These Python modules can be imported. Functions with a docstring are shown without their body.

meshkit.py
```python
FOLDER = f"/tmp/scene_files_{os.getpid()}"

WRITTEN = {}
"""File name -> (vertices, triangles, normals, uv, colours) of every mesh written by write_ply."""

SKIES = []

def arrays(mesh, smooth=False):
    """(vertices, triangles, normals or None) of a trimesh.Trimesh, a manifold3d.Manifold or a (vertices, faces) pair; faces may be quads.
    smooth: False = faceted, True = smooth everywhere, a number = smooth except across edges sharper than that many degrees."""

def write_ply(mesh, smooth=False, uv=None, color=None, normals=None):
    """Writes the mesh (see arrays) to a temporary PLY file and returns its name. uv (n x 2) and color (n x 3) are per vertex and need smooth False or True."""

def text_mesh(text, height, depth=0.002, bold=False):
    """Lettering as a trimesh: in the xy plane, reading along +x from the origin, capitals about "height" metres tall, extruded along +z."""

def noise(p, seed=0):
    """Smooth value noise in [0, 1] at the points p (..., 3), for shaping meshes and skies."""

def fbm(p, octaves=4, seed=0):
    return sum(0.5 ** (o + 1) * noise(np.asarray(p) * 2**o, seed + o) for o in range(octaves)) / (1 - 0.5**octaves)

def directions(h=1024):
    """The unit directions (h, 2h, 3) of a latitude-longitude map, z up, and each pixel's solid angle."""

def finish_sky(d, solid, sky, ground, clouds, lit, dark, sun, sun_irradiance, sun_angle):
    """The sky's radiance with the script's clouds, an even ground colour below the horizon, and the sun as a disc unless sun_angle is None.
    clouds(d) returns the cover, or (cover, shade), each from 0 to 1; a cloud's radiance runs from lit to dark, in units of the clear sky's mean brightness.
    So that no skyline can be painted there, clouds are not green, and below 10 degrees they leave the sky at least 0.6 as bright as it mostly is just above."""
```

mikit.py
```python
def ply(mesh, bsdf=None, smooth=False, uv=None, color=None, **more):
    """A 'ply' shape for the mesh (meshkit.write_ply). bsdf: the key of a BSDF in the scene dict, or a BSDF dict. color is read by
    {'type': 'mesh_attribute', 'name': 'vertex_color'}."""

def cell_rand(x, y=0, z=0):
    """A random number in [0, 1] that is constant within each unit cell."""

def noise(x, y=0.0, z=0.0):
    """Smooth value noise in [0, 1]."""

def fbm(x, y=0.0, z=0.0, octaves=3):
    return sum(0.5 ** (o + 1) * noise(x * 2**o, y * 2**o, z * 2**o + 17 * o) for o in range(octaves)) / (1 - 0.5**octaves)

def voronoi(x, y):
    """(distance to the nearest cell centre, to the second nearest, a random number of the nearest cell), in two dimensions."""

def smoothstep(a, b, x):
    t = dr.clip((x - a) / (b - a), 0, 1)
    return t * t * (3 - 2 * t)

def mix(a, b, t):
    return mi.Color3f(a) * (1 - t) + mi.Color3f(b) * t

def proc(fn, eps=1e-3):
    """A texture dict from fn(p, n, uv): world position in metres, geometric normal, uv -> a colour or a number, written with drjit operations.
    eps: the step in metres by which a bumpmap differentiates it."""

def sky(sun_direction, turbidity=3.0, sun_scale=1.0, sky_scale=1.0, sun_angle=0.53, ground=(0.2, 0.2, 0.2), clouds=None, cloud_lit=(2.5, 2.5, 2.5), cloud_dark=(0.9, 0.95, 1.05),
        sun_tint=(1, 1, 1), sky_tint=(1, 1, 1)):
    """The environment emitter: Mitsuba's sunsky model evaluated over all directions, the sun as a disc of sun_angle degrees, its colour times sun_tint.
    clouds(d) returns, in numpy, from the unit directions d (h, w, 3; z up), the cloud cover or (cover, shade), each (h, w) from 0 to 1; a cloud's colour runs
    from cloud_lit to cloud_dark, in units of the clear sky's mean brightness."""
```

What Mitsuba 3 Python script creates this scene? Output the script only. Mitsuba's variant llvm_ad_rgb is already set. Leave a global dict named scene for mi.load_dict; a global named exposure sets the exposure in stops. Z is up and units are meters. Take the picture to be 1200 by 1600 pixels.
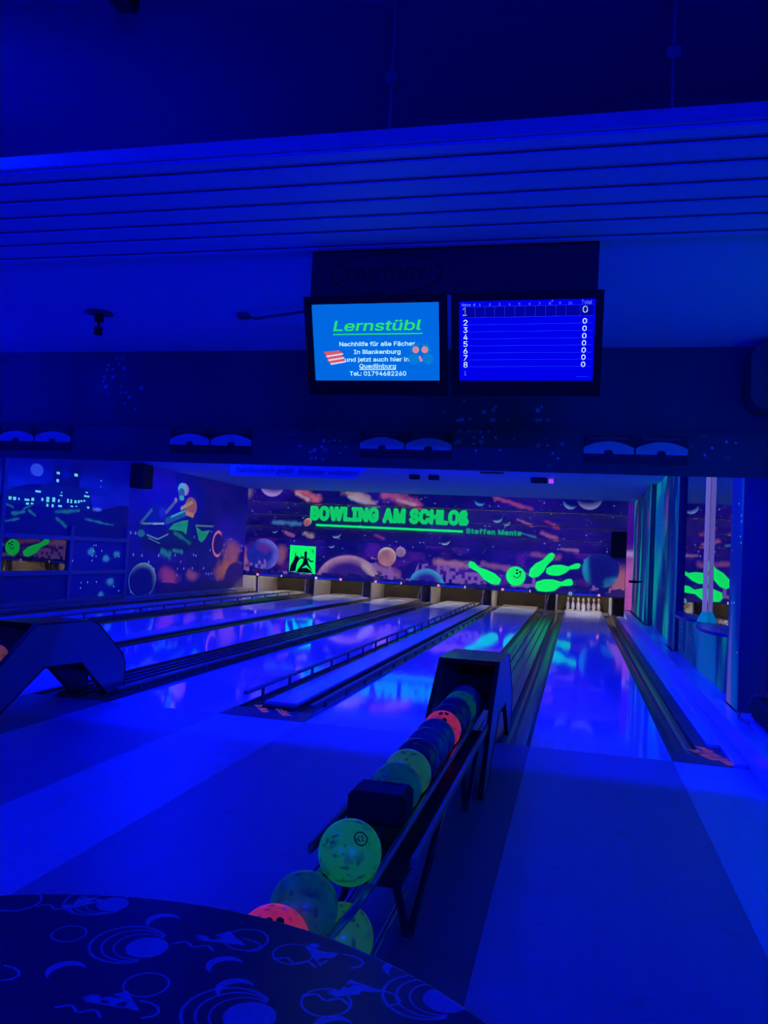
import math, random
import numpy as np
import trimesh
import mitsuba as mi
import mikit, meshkit
import drjit as dr
from shapely.geometry import Polygon, Point, box as sbox, LineString
from shapely.ops import unary_union
from shapely import affinity

T = mi.ScalarTransform4f
random.seed(7)
scene, labels = {}, {}

# ------------------------------------------------------------------ camera, lights, exposure
CAM = np.array([0.3054, -6.5553, 1.4700])
FWD = np.array([-0.23473, 0.97084, 0.04876])
UP = np.array([-0.03934, -0.05961, 0.99745])
F_PX = 1262.55                                   # focal length in pixels of the 1200 x 1600 frame
scene['camera'] = {'type': 'perspective', 'fov_axis': 'x', 'fov': 2 * math.degrees(math.atan(600 / F_PX)), 'near_clip': 0.05, 'far_clip': 100.0,
                   'to_world': T().look_at(origin=CAM.tolist(), target=(CAM + FWD).tolist(), up=UP.tolist())}
exposure = 0.0
UV_BLUE = (0.0, 0.0045, 1.0)                     # the colour of the ultraviolet tubes as the camera saw it
POWER = {'lane': 520.0, 'far': 600.0, 'approach': 540.0, 'ledge': 720.0, 'side': 160.0, 'pit': 115.0}


def rgb(*c):
    return {'type': 'rgb', 'value': [float(x) for x in c]}


def glow(color, weight=0.05, k=1.0):
    return {'type': 'area', 'radiance': rgb(*[x * k for x in color]), 'sampling_weight': float(weight)}


def srgb(r, g, b):
    f = lambda v: v / 255 / 12.92 if v <= 10 else ((v / 255 + 0.055) / 1.055) ** 2.4
    return (f(r), f(g), f(b))


# ------------------------------------------------------------------ materials
def bsdf(name, color, rough=0.5, spec=0.5, metallic=0.0, clear=0.0):
    scene[name] = {'type': 'twosided', 'inner': {'type': 'principled', 'base_color': color if isinstance(color, dict) else rgb(*color), 'roughness': rough,
                                                 'specular': spec, 'metallic': metallic, 'clearcoat': clear, 'clearcoat_gloss': 0.9}}
    return name


bsdf('m_lane', mikit.proc(lambda p, n, uv: mi.Color3f(0.42, 0.55, 0.78) * (0.9 + 0.1 * mikit.cell_rand(p.x / 0.0267 + 400, dr.floor(p.y / 4.0 + 3 * mikit.cell_rand(p.x / 0.0267 + 900)))) * (0.93 + 0.07 * mikit.fbm(p.x * 40, p.y * 0.7))), 0.055, 0.6)
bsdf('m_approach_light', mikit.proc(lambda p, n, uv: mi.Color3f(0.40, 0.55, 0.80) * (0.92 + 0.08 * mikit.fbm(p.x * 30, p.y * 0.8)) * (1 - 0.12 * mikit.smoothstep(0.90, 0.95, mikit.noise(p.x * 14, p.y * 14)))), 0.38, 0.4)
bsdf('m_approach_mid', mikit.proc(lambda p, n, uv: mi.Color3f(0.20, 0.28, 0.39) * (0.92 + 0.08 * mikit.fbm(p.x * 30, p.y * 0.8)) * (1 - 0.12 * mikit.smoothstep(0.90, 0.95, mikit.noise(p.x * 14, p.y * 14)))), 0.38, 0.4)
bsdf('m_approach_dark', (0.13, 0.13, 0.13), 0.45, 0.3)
bsdf('m_carpet', (0.06, 0.06, 0.07), 0.9, 0.1)
bsdf('m_ceiling', (0.30, 0.45, 0.86), 0.7, 0.2)
bsdf('m_plank', (0.34, 0.50, 0.90), 0.5, 0.3)
bsdf('m_groove', (0.16, 0.16, 0.16), 0.7, 0.2)
bsdf('m_fascia', (0.55, 0.55, 0.55), 0.5, 0.3)
bsdf('m_upper', (0.15, 0.15, 0.15), 0.9, 0.1)
bsdf('m_dark_wall', (0.10, 0.10, 0.10), 0.8, 0.1)
bsdf('m_wall_blue', (0.42, 0.42, 0.45), 0.8, 0.1)
bsdf('m_mural_base', (0.10, 0.10, 0.12), 0.7, 0.2)
bsdf('m_print', (0.07, 0.07, 0.09), 0.6, 0.2)
bsdf('m_black', (0.008, 0.008, 0.010), 0.55, 0.2)
bsdf('m_black_gloss', (0.012, 0.012, 0.014), 0.10, 0.35)
bsdf('m_dark_plastic', (0.10, 0.10, 0.11), 0.3, 0.5)
bsdf('m_hood', (0.12, 0.12, 0.13), 0.25, 0.5)
bsdf('m_gutter', (0.035, 0.042, 0.04), 0.24, 0.6)
bsdf('m_track', (0.05, 0.06, 0.055), 0.2, 0.6)
bsdf('m_plate', (0.07, 0.07, 0.075), 0.35, 0.4)
bsdf('m_strip', (0.40, 0.52, 0.74), 0.25, 0.5)
bsdf('m_strip_edge', (0.03, 0.03, 0.03), 0.4, 0.4)
bsdf('m_rail', (0.11, 0.13, 0.13), 0.35, 0.5)
bsdf('m_steel', (0.35, 0.35, 0.36), 0.3, 0.5, 0.8)
bsdf('m_frame', (0.13, 0.16, 0.16), 0.5, 0.4)
bsdf('m_pin', (0.82, 0.80, 0.78), 0.2, 0.5)
bsdf('m_pin_stripe', (0.6, 0.05, 0.05), 0.3, 0.5)
bsdf('m_deck', (0.62, 0.56, 0.48), 0.3, 0.5)
bsdf('m_kickback', (0.52, 0.48, 0.42), 0.55, 0.3)
bsdf('m_curtain', (0.02, 0.02, 0.02), 0.9, 0.1)
bsdf('m_record_arc', (0.60, 0.60, 0.62), 0.5, 0.3)
bsdf('m_record_dark', (0.025, 0.025, 0.03), 0.5, 0.3)
bsdf('m_record_text', (0.13, 0.13, 0.14), 0.5, 0.3)
bsdf('m_banner', (0.55, 0.55, 0.56), 0.7, 0.2)
bsdf('m_ink', (0.02, 0.02, 0.02), 0.7, 0.2)
bsdf('m_sign_board', (0.035, 0.055, 0.045), 0.8, 0.1)
bsdf('m_ball_blue', (0.11, 0.11, 0.16), 0.12, 0.6, 0, 0.6)
bsdf('m_ball_navy', (0.05, 0.055, 0.07), 0.12, 0.6, 0, 0.6)
bsdf('m_ball_glow', (0.07, 0.08, 0.065), 0.25, 0.5, 0, 0.3)
bsdf('m_sill', (0.16, 0.16, 0.18), 0.3, 0.5)
bsdf('m_white', (0.7, 0.7, 0.7), 0.5, 0.3)
scene['m_mirror'] = {'type': 'conductor', 'material': 'Ag', 'specular_reflectance': rgb(0.82, 0.82, 0.84)}
scene['m_mirror_dim'] = {'type': 'conductor', 'material': 'Ag', 'specular_reflectance': rgb(0.30, 0.30, 0.32)}


# ------------------------------------------------------------------ helpers
def numbered(key):
    if key not in scene and key not in labels:
        return key
    i = 1
    while f'{key}_{i:03d}' in scene or f'{key}_{i:03d}' in labels:
        i += 1
    return f'{key}_{i:03d}'


def thing(name, label, category, group=None, kind=None):
    key = numbered(name)
    labels[key] = {'label': label, 'category': category}
    if group:
        labels[key]['group'] = group
    if kind:
        labels[key]['kind'] = kind
    return key


def put(name, mesh, mat, parent=None, smooth=False, emitter=None, label=None, uv=None, raw=None):
    key = numbered(parent + '__' + name) if parent else name
    more = {'emitter': emitter} if emitter else {}
    scene[key] = dict(raw) if raw else mikit.ply(mesh, mat, smooth=smooth, uv=uv, **more)
    if label:
        labels[key] = {'label': label}
    return key


def struct(name, mesh, mat, smooth=False, label=None, raw=None):
    put(name, mesh, mat, None, smooth, raw=raw)
    labels[name] = {'kind': 'structure', 'label': label or name.replace('_', ' '), 'category': 'structure'}
    return name


def bx(x0, x1, y0, y1, z0, z1, bev=0.0):
    if bev <= 0:
        m = trimesh.creation.box((x1 - x0, y1 - y0, z1 - z0))
        m.apply_translation(((x0 + x1) / 2, (y0 + y1) / 2, (z0 + z1) / 2))
        return m
    b = min(bev, (x1 - x0) * .45, (y1 - y0) * .45, (z1 - z0) * .45)
    P = []
    for sx in (0, 1):
        for sy in (0, 1):
            for sz in (0, 1):
                c = np.array([(x0, x1)[sx], (y0, y1)[sy], (z0, z1)[sz]])
                d = np.array([1 - 2 * sx, 1 - 2 * sy, 1 - 2 * sz]) * b
                for k in range(3):
                    o = d.copy(); o[k] = 0
                    P.append(c + o)
    return trimesh.convex.convex_hull(np.array(P))


def join(*ms):
    return trimesh.util.concatenate([m for m in ms])


def tube(pts, r, sides=8, closed=False):
    pts = np.asarray(pts, float)
    out = []
    n = len(pts)
    t = np.gradient(pts, axis=0)
    t /= np.linalg.norm(t, axis=1, keepdims=True)
    a = np.cross(t, np.where(np.abs(t[:, 2:]) < .9, [[0, 0, 1.]], [[1., 0, 0]]))
    a /= np.linalg.norm(a, axis=1, keepdims=True)
    b = np.cross(t, a)
    ang = np.arange(sides) * 2 * np.pi / sides
    v = pts[:, None] + r * (np.cos(ang)[None, :, None] * a[:, None] + np.sin(ang)[None, :, None] * b[:, None])
    f = []
    for i in range(n - 1):
        for j in range(sides):
            k = (j + 1) % sides
            f += [[i * sides + j, i * sides + k, (i + 1) * sides + k], [i * sides + j, (i + 1) * sides + k, (i + 1) * sides + j]]
    v = np.vstack([v.reshape(-1, 3), pts[0], pts[-1]])
    for j in range(sides):
        k = (j + 1) % sides
        f += [[n * sides, k, j], [n * sides + 1, (n - 1) * sides + j, (n - 1) * sides + k]]
    m = trimesh.Trimesh(v, f, process=False)
    m.fix_normals()
    return m


def cyl(p, r, h, axis='z', sides=24):
    m = trimesh.creation.cylinder(radius=r, height=h, sections=sides)
    if axis == 'y':
        m.apply_transform(trimesh.transformations.rotation_matrix(np.pi / 2, [1, 0, 0]))
    if axis == 'x':
        m.apply_transform(trimesh.transformations.rotation_matrix(np.pi / 2, [0, 1, 0]))
    m.apply_translation(p)
    return m


def lathe(profile, sides=24, at=(0, 0, 0)):
    m = trimesh.creation.revolve(np.asarray(profile, float), sections=sides)
    m.apply_translation(at)
    return m


def poly_mesh(poly, depth):
    gs = getattr(poly, 'geoms', [poly])
    return join(*[trimesh.creation.extrude_polygon(g, depth, engine='earcut') for g in gs if g.area > 1e-9])


def map_to(mesh, origin, ex, ey, ez):
    """mesh coordinates (a, b, c) -> origin + a ex + b ey + c ez"""
    M = np.eye(4)
    M[:3, 0], M[:3, 1], M[:3, 2], M[:3, 3] = ex, ey, ez, origin
    m = mesh.copy()
    m.apply_transform(M)
    return m


def wall_xz(poly, y, depth=0.006):
    """a flat shape given in (x, z), standing on the plane y, thickness towards -y"""
    return map_to(poly_mesh(poly, depth), (0, y, 0), (1, 0, 0), (0, 0, 1), (0, -1, 0))


def quad(corners, flip=False):
    v = np.asarray(corners, float)
    f = np.array([[0, 1, 2], [0, 2, 3]])
    return (v, f[:, ::-1] if flip else f), np.array([[0, 0], [1, 0], [1, 1], [0, 1.]])


def print_quad(name, corners, fn, parent, weight=0.3, mat='m_print', label=None):
    m, uv = quad(corners)
    return put(name, m, mat, parent, emitter={'type': 'area', 'radiance': fn, 'sampling_weight': weight}, uv=uv, label=label)


def text(s, h, bold=True, depth=0.002):
    return meshkit.text_mesh(s, h, depth, bold)


def text_fit(s, width, height, bold=True, depth=0.002):
    """lettering scaled to the width and height, its lower left corner at the origin"""
    m = text(s, 1.0, bold, 1.0)
    lo, hi = m.bounds
    m.apply_translation((-lo[0], -lo[1] if False else 0, 0))
    m.apply_scale((width / (hi[0] - lo[0]), height, depth))
    return m


def heavy(m, r):
    """the lettering m with its strokes widened by r"""
    v = m.vertices
    z0, z1 = v[:, 2].min(), v[:, 2].max()
    low = np.abs(v[m.faces][:, :, 2] - z0).max(1) < 1e-6
    g = unary_union([Polygon(t[:, :2]).buffer(1e-6) for t in v[m.faces[low]]]).buffer(r, 3)
    o = poly_mesh(g.simplify(r * .1), z1 - z0)
    o.apply_translation((0, 0, z0))
    return o


def spaced(s, width, height, depth, gap=.20):
    """lettering set letter by letter with wide gaps"""
    x, out = 0.0, []
    for ch in s:
        if ch == ' ':
            x += .42
            continue
        m = text(ch, 1.0, True, 1.0)
        m.apply_translation((x - m.bounds[0, 0], 0, 0))
        x = m.bounds[1, 0] + gap
        out.append(m)
    m = join(*out)
    m.apply_scale((width / (x - gap), height, depth))
    return m


# ------------------------------------------------------------------ painting with drjit: masks in wall metres
class Paint:
    def __init__(self, a, b, c):
        self.a, self.b, self.c = mi.Float(a), mi.Float(b), mi.Color3f(c)

    def over(self, col, m):
        self.c = self.c * (1 - m) + mi.Color3f(col) * m

    def add(self, col, m):
        self.c = self.c + mi.Color3f(col) * m

    def disc(self, x, y, rx, ry=None, soft=0.06):
        ry = ry or rx
        d = dr.sqrt(dr.square((self.a - x) / rx) + dr.square((self.b - y) / ry))
        return 1 - mikit.smoothstep(1 - soft, 1 + soft, d)

    def blob(self, x, y, rx, ry, f=3.0, seed=0.0):
        d = dr.sqrt(dr.square((self.a - x) / rx) + dr.square((self.b - y) / ry))
        return 1 - mikit.smoothstep(0.2, 1.1, d + 0.9 * (mikit.fbm(self.a * f + seed, self.b * f + 5) - 0.5))

    def seg(self, x0, y0, x1, y1, w, soft=0.3):
        dx, dy = x1 - x0, y1 - y0
        t = dr.clip(((self.a - x0) * dx + (self.b - y0) * dy) / (dx * dx + dy * dy), 0, 1)
        d = dr.sqrt(dr.square(self.a - x0 - t * dx) + dr.square(self.b - y0 - t * dy)) / w
        return 1 - mikit.smoothstep(1 - soft, 1 + soft, d)

    def streak(self, x0, y0, x1, y1, w, seed=0.0, f=6.0):
        dx, dy = x1 - x0, y1 - y0
        t = dr.clip(((self.a - x0) * dx + (self.b - y0) * dy) / (dx * dx + dy * dy), 0, 1)
        d = dr.sqrt(dr.square(self.a - x0 - t * dx) + dr.square(self.b - y0 - t * dy)) / w
        return 1 - mikit.smoothstep(0.0, 1.3, d + 1.2 * (mikit.fbm(self.a * f + seed, self.b * f) - 0.45))

    def rect(self, x, y, rx, ry):
        return dr.select((dr.abs(self.a - x) < rx) & (dr.abs(self.b - y) < ry), mi.Float(1), mi.Float(0))

    def crescent(self, col, x, y, r, lx, ly, dark=(0.0, 0.0, 0.12)):
        n = math.hypot(lx, ly)
        lx, ly = lx / n, ly / n
        m = self.disc(x, y, r)
        self.over(dark, m * 0.8)
        s = ((self.a - x) * lx + (self.b - y) * ly) / r
        d2 = (dr.square(self.a - x) + dr.square(self.b - y)) / (r * r)
        lit = mikit.smoothstep(0.0, 0.9, s - 0.35 + 0.35 * d2)
        self.over(col, m * lit * (0.75 + 0.25 * mikit.fbm(self.a * 14, self.b * 14)))

    def planet(self, core, rim, x, y, rx, ry=None, lx=0.3, ly=0.6, edge=0.72):
        ry = ry or rx
        m = self.disc(x, y, rx, ry, 0.04)
        d = dr.sqrt(dr.square((self.a - x) / rx) + dr.square((self.b - y) / ry))
        s = ((self.a - x) / rx * lx + (self.b - y) / ry * ly) / math.hypot(lx, ly)
        self.over(mi.Color3f(core) * (0.7 + 0.6 * mikit.fbm(self.a * 7, self.b * 7)), m)
        self.over(mi.Color3f(rim) * (0.7 + 0.6 * mikit.fbm(self.a * 9 + 3, self.b * 9)), m * mikit.smoothstep(edge - 0.3, 1.0, d) * mikit.smoothstep(-0.35, 0.6, s))

    def stars(self, k, density, col=(0.35, 0.4, 1.0), size=0.22, area=None):
        x, y = self.a * k, self.b * k
        cx, cy = dr.floor(x), dr.floor(y)
        px, py = cx + 0.3 + 0.4 * mikit.cell_rand(cx, cy, 4), cy + 0.3 + 0.4 * mikit.cell_rand(cx, cy, 5)
        d = dr.sqrt(dr.square(x - px) + dr.square(y - py))
        on = dr.select(mikit.cell_rand(cx, cy, 6) < density, mi.Float(1), mi.Float(0))
        m = on * (1 - mikit.smoothstep(size * 0.4, size, d)) * (0.3 + 0.7 * mikit.cell_rand(cx, cy, 7))
        self.add(col, m * area if area is not None else m)

    def poly(self, pts):
        """even-odd inside test"""
        inside = mi.Bool(False)
        n = len(pts)
        for i in range(n):
            (x0, y0), (x1, y1) = pts[i], pts[(i + 1) % n]
            if y0 == y1:
                continue
            hit = ((self.b < max(y0, y1)) & (self.b >= min(y0, y1))) & (self.a < x0 + (self.b - y0) * ((x1 - x0) / (y1 - y0)))
            inside = inside ^ hit
        return dr.select(inside, mi.Float(1), mi.Float(0))


def back_mural(p, n, uv):
    q = Paint(p.x, p.z, (0.0, 0.0, 0.0))
    a, b = q.a, q.b
    cloud = mikit.fbm(a * 0.9, b * 1.4, 3.0)
    q.c = mikit.mix((0.002, 0.0, 0.07), (0.016, 0.002, 0.20), mikit.smoothstep(0.35, 0.75, cloud))
    q.stars(7.0, 0.07, (0.2, 0.25, 0.8)); q.stars(13.0, 0.05, (0.12, 0.4, 0.8))
    # the band below the ceiling
    q.over((0.32, 0.16, 0.30), 0.7 * q.blob(-9.65, 3.05, .25, .24, 4))
    q.crescent((0.62, 0.36, 0.75), -8.86, 3.37, .40, -0.1, -1, (0.02, 0.0, 0.22))
    for args, col, k in (((-8.08, 3.25, -7.41, 2.93, .17, 1), (0.75, 0.14, 0.14), .9), ((-8.05, 3.1, -7.7, 2.92, .08, 2), (0.8, 0.45, 0.4), .8), ((-6.47, 3.18, -5.63, 2.87, .16, 3), (0.62, 0.34, 0.30), .9),
                         ((-6.4, 3.05, -5.9, 2.9, .07, 9), (0.5, 0.5, 0.55), .7), ((-5.3, 3.15, -4.35, 2.9, .19, 4), (0.55, 0.09, 0.2), .9), ((-4.9, 3.0, -4.4, 2.88, .07, 5), (0.6, 0.35, 0.35), .7), ((-2.06, 3.18, -1.03, 2.88, .08, 6), (0.42, 0.06, 0.18), .9)):
        q.over(col, k * q.streak(*args))
    q.crescent((0.06, 0.5, 0.62), -2.48, 3.08, .16, -0.2, -1)
    q.crescent((0.2, 0.36, 0.62), 0.06, 3.12, .2, -0.4, -1)
    q.crescent((0.26, 0.26, 0.5), 0.57, 3.28, .35, 0.1, -1)
    # the three boards
    for args, col, k in (((-8.8, 2.19, -7.94, 2.17, .09, 1), (0.08, 0.25, 0.5), .8), ((-7.8, 1.9, -7.53, 1.79, .1, 2), (0.5, 0.28, 0.3), .9), ((-8.4, 1.9, -8.1, 1.8, .07, 3), (0.4, 0.12, 0.25), .8),
                         ((-1.38, 2.58, -0.99, 2.42, .06, 3), (0.5, 0.12, 0.24), .9), ((-0.59, 2.56, -0.28, 2.4, .07, 4), (0.42, 0.03, 0.16), .9), ((-0.7, 2.21, -0.27, 2.07, .08, 5), (0.45, 0.1, 0.26), .9),
                         ((-5.6, 1.95, -5.3, 1.85, .06, 5), (0.3, 0.03, 0.2), .8), ((-0.16, 1.81, 0.28, 1.76, .07, 6), (0.36, 0.14, 0.34), .9), ((-1.3, 2.2, -0.9, 2.1, .05, 8), (0.05, 0.2, 0.5), .8)):
        q.over(col, k * q.streak(*args))
    q.planet((0.45, 0.14, 0.12), (0.8, 0.4, 0.3), -7.72, 2.24, .13)
    for x, y, r, col in ((-8.77, 1.95, .09, (0.4, 0.4, 0.6)), (-6.78, 1.93, .14, (0.42, 0.42, 0.62)), (-6.87, 1.59, .1, (0.4, 0.45, 0.55)), (-1.98, 2.61, .15, (0.3, 0.5, 0.75)), (-1.72, 2.52, .13, (0.3, 0.5, 0.75)), (-3.46, 1.89, .15, (0.35, 0.5, 0.62))):
        q.crescent(col, x, y, r, 0.25, -1)
    # the lower panel
    low = 1 - mikit.smoothstep(1.69, 1.73, b)
    warm = mikit.fbm(a * 1.6 + 4, b * 2.2)
    q.add((0.06, 0.006, 0.08), low * mikit.smoothstep(0.5, 0.75, warm))
    q.over((0.55, 0.14, 0.07), .9 * q.blob(-9.75, 1.0, .35, .5, 4, 2))
    q.over((0.4, 0.1, 0.12), .8 * q.blob(-8.45, 1.2, .24, .35, 4, 3))
    q.planet((0.012, 0.02, 0.34), (0.17, 0.15, 0.66), -9.04, 1.19, .52, .48, 1.0, 0.35)
    q.over((0.2, 0.03, 0.25), .6 * q.blob(-9.0, 1.4, .3, .2, 5, 6))
    q.over((0.5, 0.17, 0.22), .9 * q.streak(-3.63, 1.27, -2.8, 1.18, .14, 2))
    q.over((0.42, 0.14, 0.3), .8 * q.streak(-5.4, 1.0, -4.8, 0.8, .14, 4))
    q.over((0.36, 0.1, 0.22), .8 * q.streak(-2.3, 1.25, -1.5, 1.15, .12, 5))
    q.over((0.35, 0.08, 0.2), .8 * q.streak(-0.9, 1.6, -0.2, 1.55, .10, 7))
    # lit towers of the painted town
    cx = dr.floor(a * 11)
    top = 0.72 + 0.62 * mikit.cell_rand(cx, 3) * mikit.smoothstep(0.42, 0.62, mikit.noise(a * 1.1 + 7))
    lit = dr.select((b < top) & (mikit.cell_rand(cx, dr.floor(b * 9), 2) > 0.45), mi.Float(1), mi.Float(0)) * low
    q.over((0.30, 0.13, 0.42), lit * 0.75)
    q.planet((0.04, 0.010, 0.15), (0.55, 0.24, 0.34), -6.3, .50, .98, .80, 0.15, 1.0, 0.92)
    q.over((0.62, 0.42, 0.34), .8 * q.streak(-5.85, 1.05, -5.42, .66, .12, 8))
    q.planet((0.50, 0.18, 0.13), (0.66, 0.50, 0.42), -5.15, 1.32, .28, .28, 0.1, 0.3, 0.9)
    q.over((0.16, 0.06, 0.12), .5 * q.blob(-5.17, 1.4, .14, .12, 8, 1))
    q.planet((0.36, 0.16, 0.24), (0.42, 0.36, 0.5), -4.74, 1.48, .15)
    q.planet((0.03, 0.015, 0.26), (0.06, 0.36, 0.62), -3.93, .51, .53, .53, 0.2, 0.9, 0.86)
    q.planet((0.004, 0.004, 0.13), (0.006, 0.01, 0.18), 0.94, 1.27, .46, .47)
    ring = q.disc(0.94, 1.27, .5, .5, .05)
    q.over((0.02, 0.36, 0.58), ring * (1 - mikit.smoothstep(0.54, 0.72, a + .12 * (b - 1.2))) * mikit.smoothstep(0.8, 1.0, b) * (0.2 + 0.8 * mikit.fbm(a * 9, b * 3)))
    q.over((0.03, 0.30, 0.5), ring * mikit.smoothstep(0.98, 1.1, a) * (1 - mikit.smoothstep(0.92, 1.12, b - .3 * (a - 1.1))) * (0.2 + 0.7 * mikit.fbm(a * 7, b * 5)))
    q.over((0.52, 0.13, 0.17), (1 - ring) * mikit.smoothstep(1.12, 1.4, a) * (1 - mikit.smoothstep(1.1, 1.55, b)) * 0.95)
    # dark roofs along the lower edge
    c2 = dr.floor(a * 7.3)
    roof = 0.64 + 0.22 * mikit.cell_rand(c2, 9) * mikit.noise(a * 1.7)
    q.over((0.0, 0.0, 0.07), dr.select(b < roof, mi.Float(0.92), mi.Float(0)))
    return q.c * mi.Color3f(0.58, 0.66, 0.74)


WINDOWS = [(7.28, 2.67, .05, .025), (7.28, 2.52, .04, .03), (7.86, 2.69, .06, .03), (5.96, 2.08, .04, .03), (6.08, 2.08, .04, .03), (6.2, 2.08, .02, .02), (6.42, 2.08, .07, .02), (6.58, 2.10, .04, .03),
           (6.44, 2.01, .04, .02), (6.57, 2.02, .04, .015), (6.72, 2.26, .08, .02), (6.86, 2.12, .03, .03), (7.02, 2.13, .045, .05), (7.2, 2.14, .045, .045), (7.36, 2.13, .025, .03), (7.02, 2.02, .03, .03),
           (7.18, 2.02, .03, .03), (7.65, 2.15, .03, .04), (7.76, 2.15, .03, .04), (7.9, 2.15, .04, .03), (8.01, 2.16, .03, .03), (8.1, 2.18, .035, .02), (8.2, 2.19, .03, .02), (7.43, 2.3, .02, .012),
           (7.42, 2.24, .05, .012), (7.41, 2.03, .06, .02), (7.79, 2.05, .05, .012), (7.94, 2.06, .03, .012), (8.26, 2.37, .04, .012), (8.22, 2.29, .04, .02), (8.32, 2.29, .05, .02), (8.35, 2.06, .04, .02)]


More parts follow.
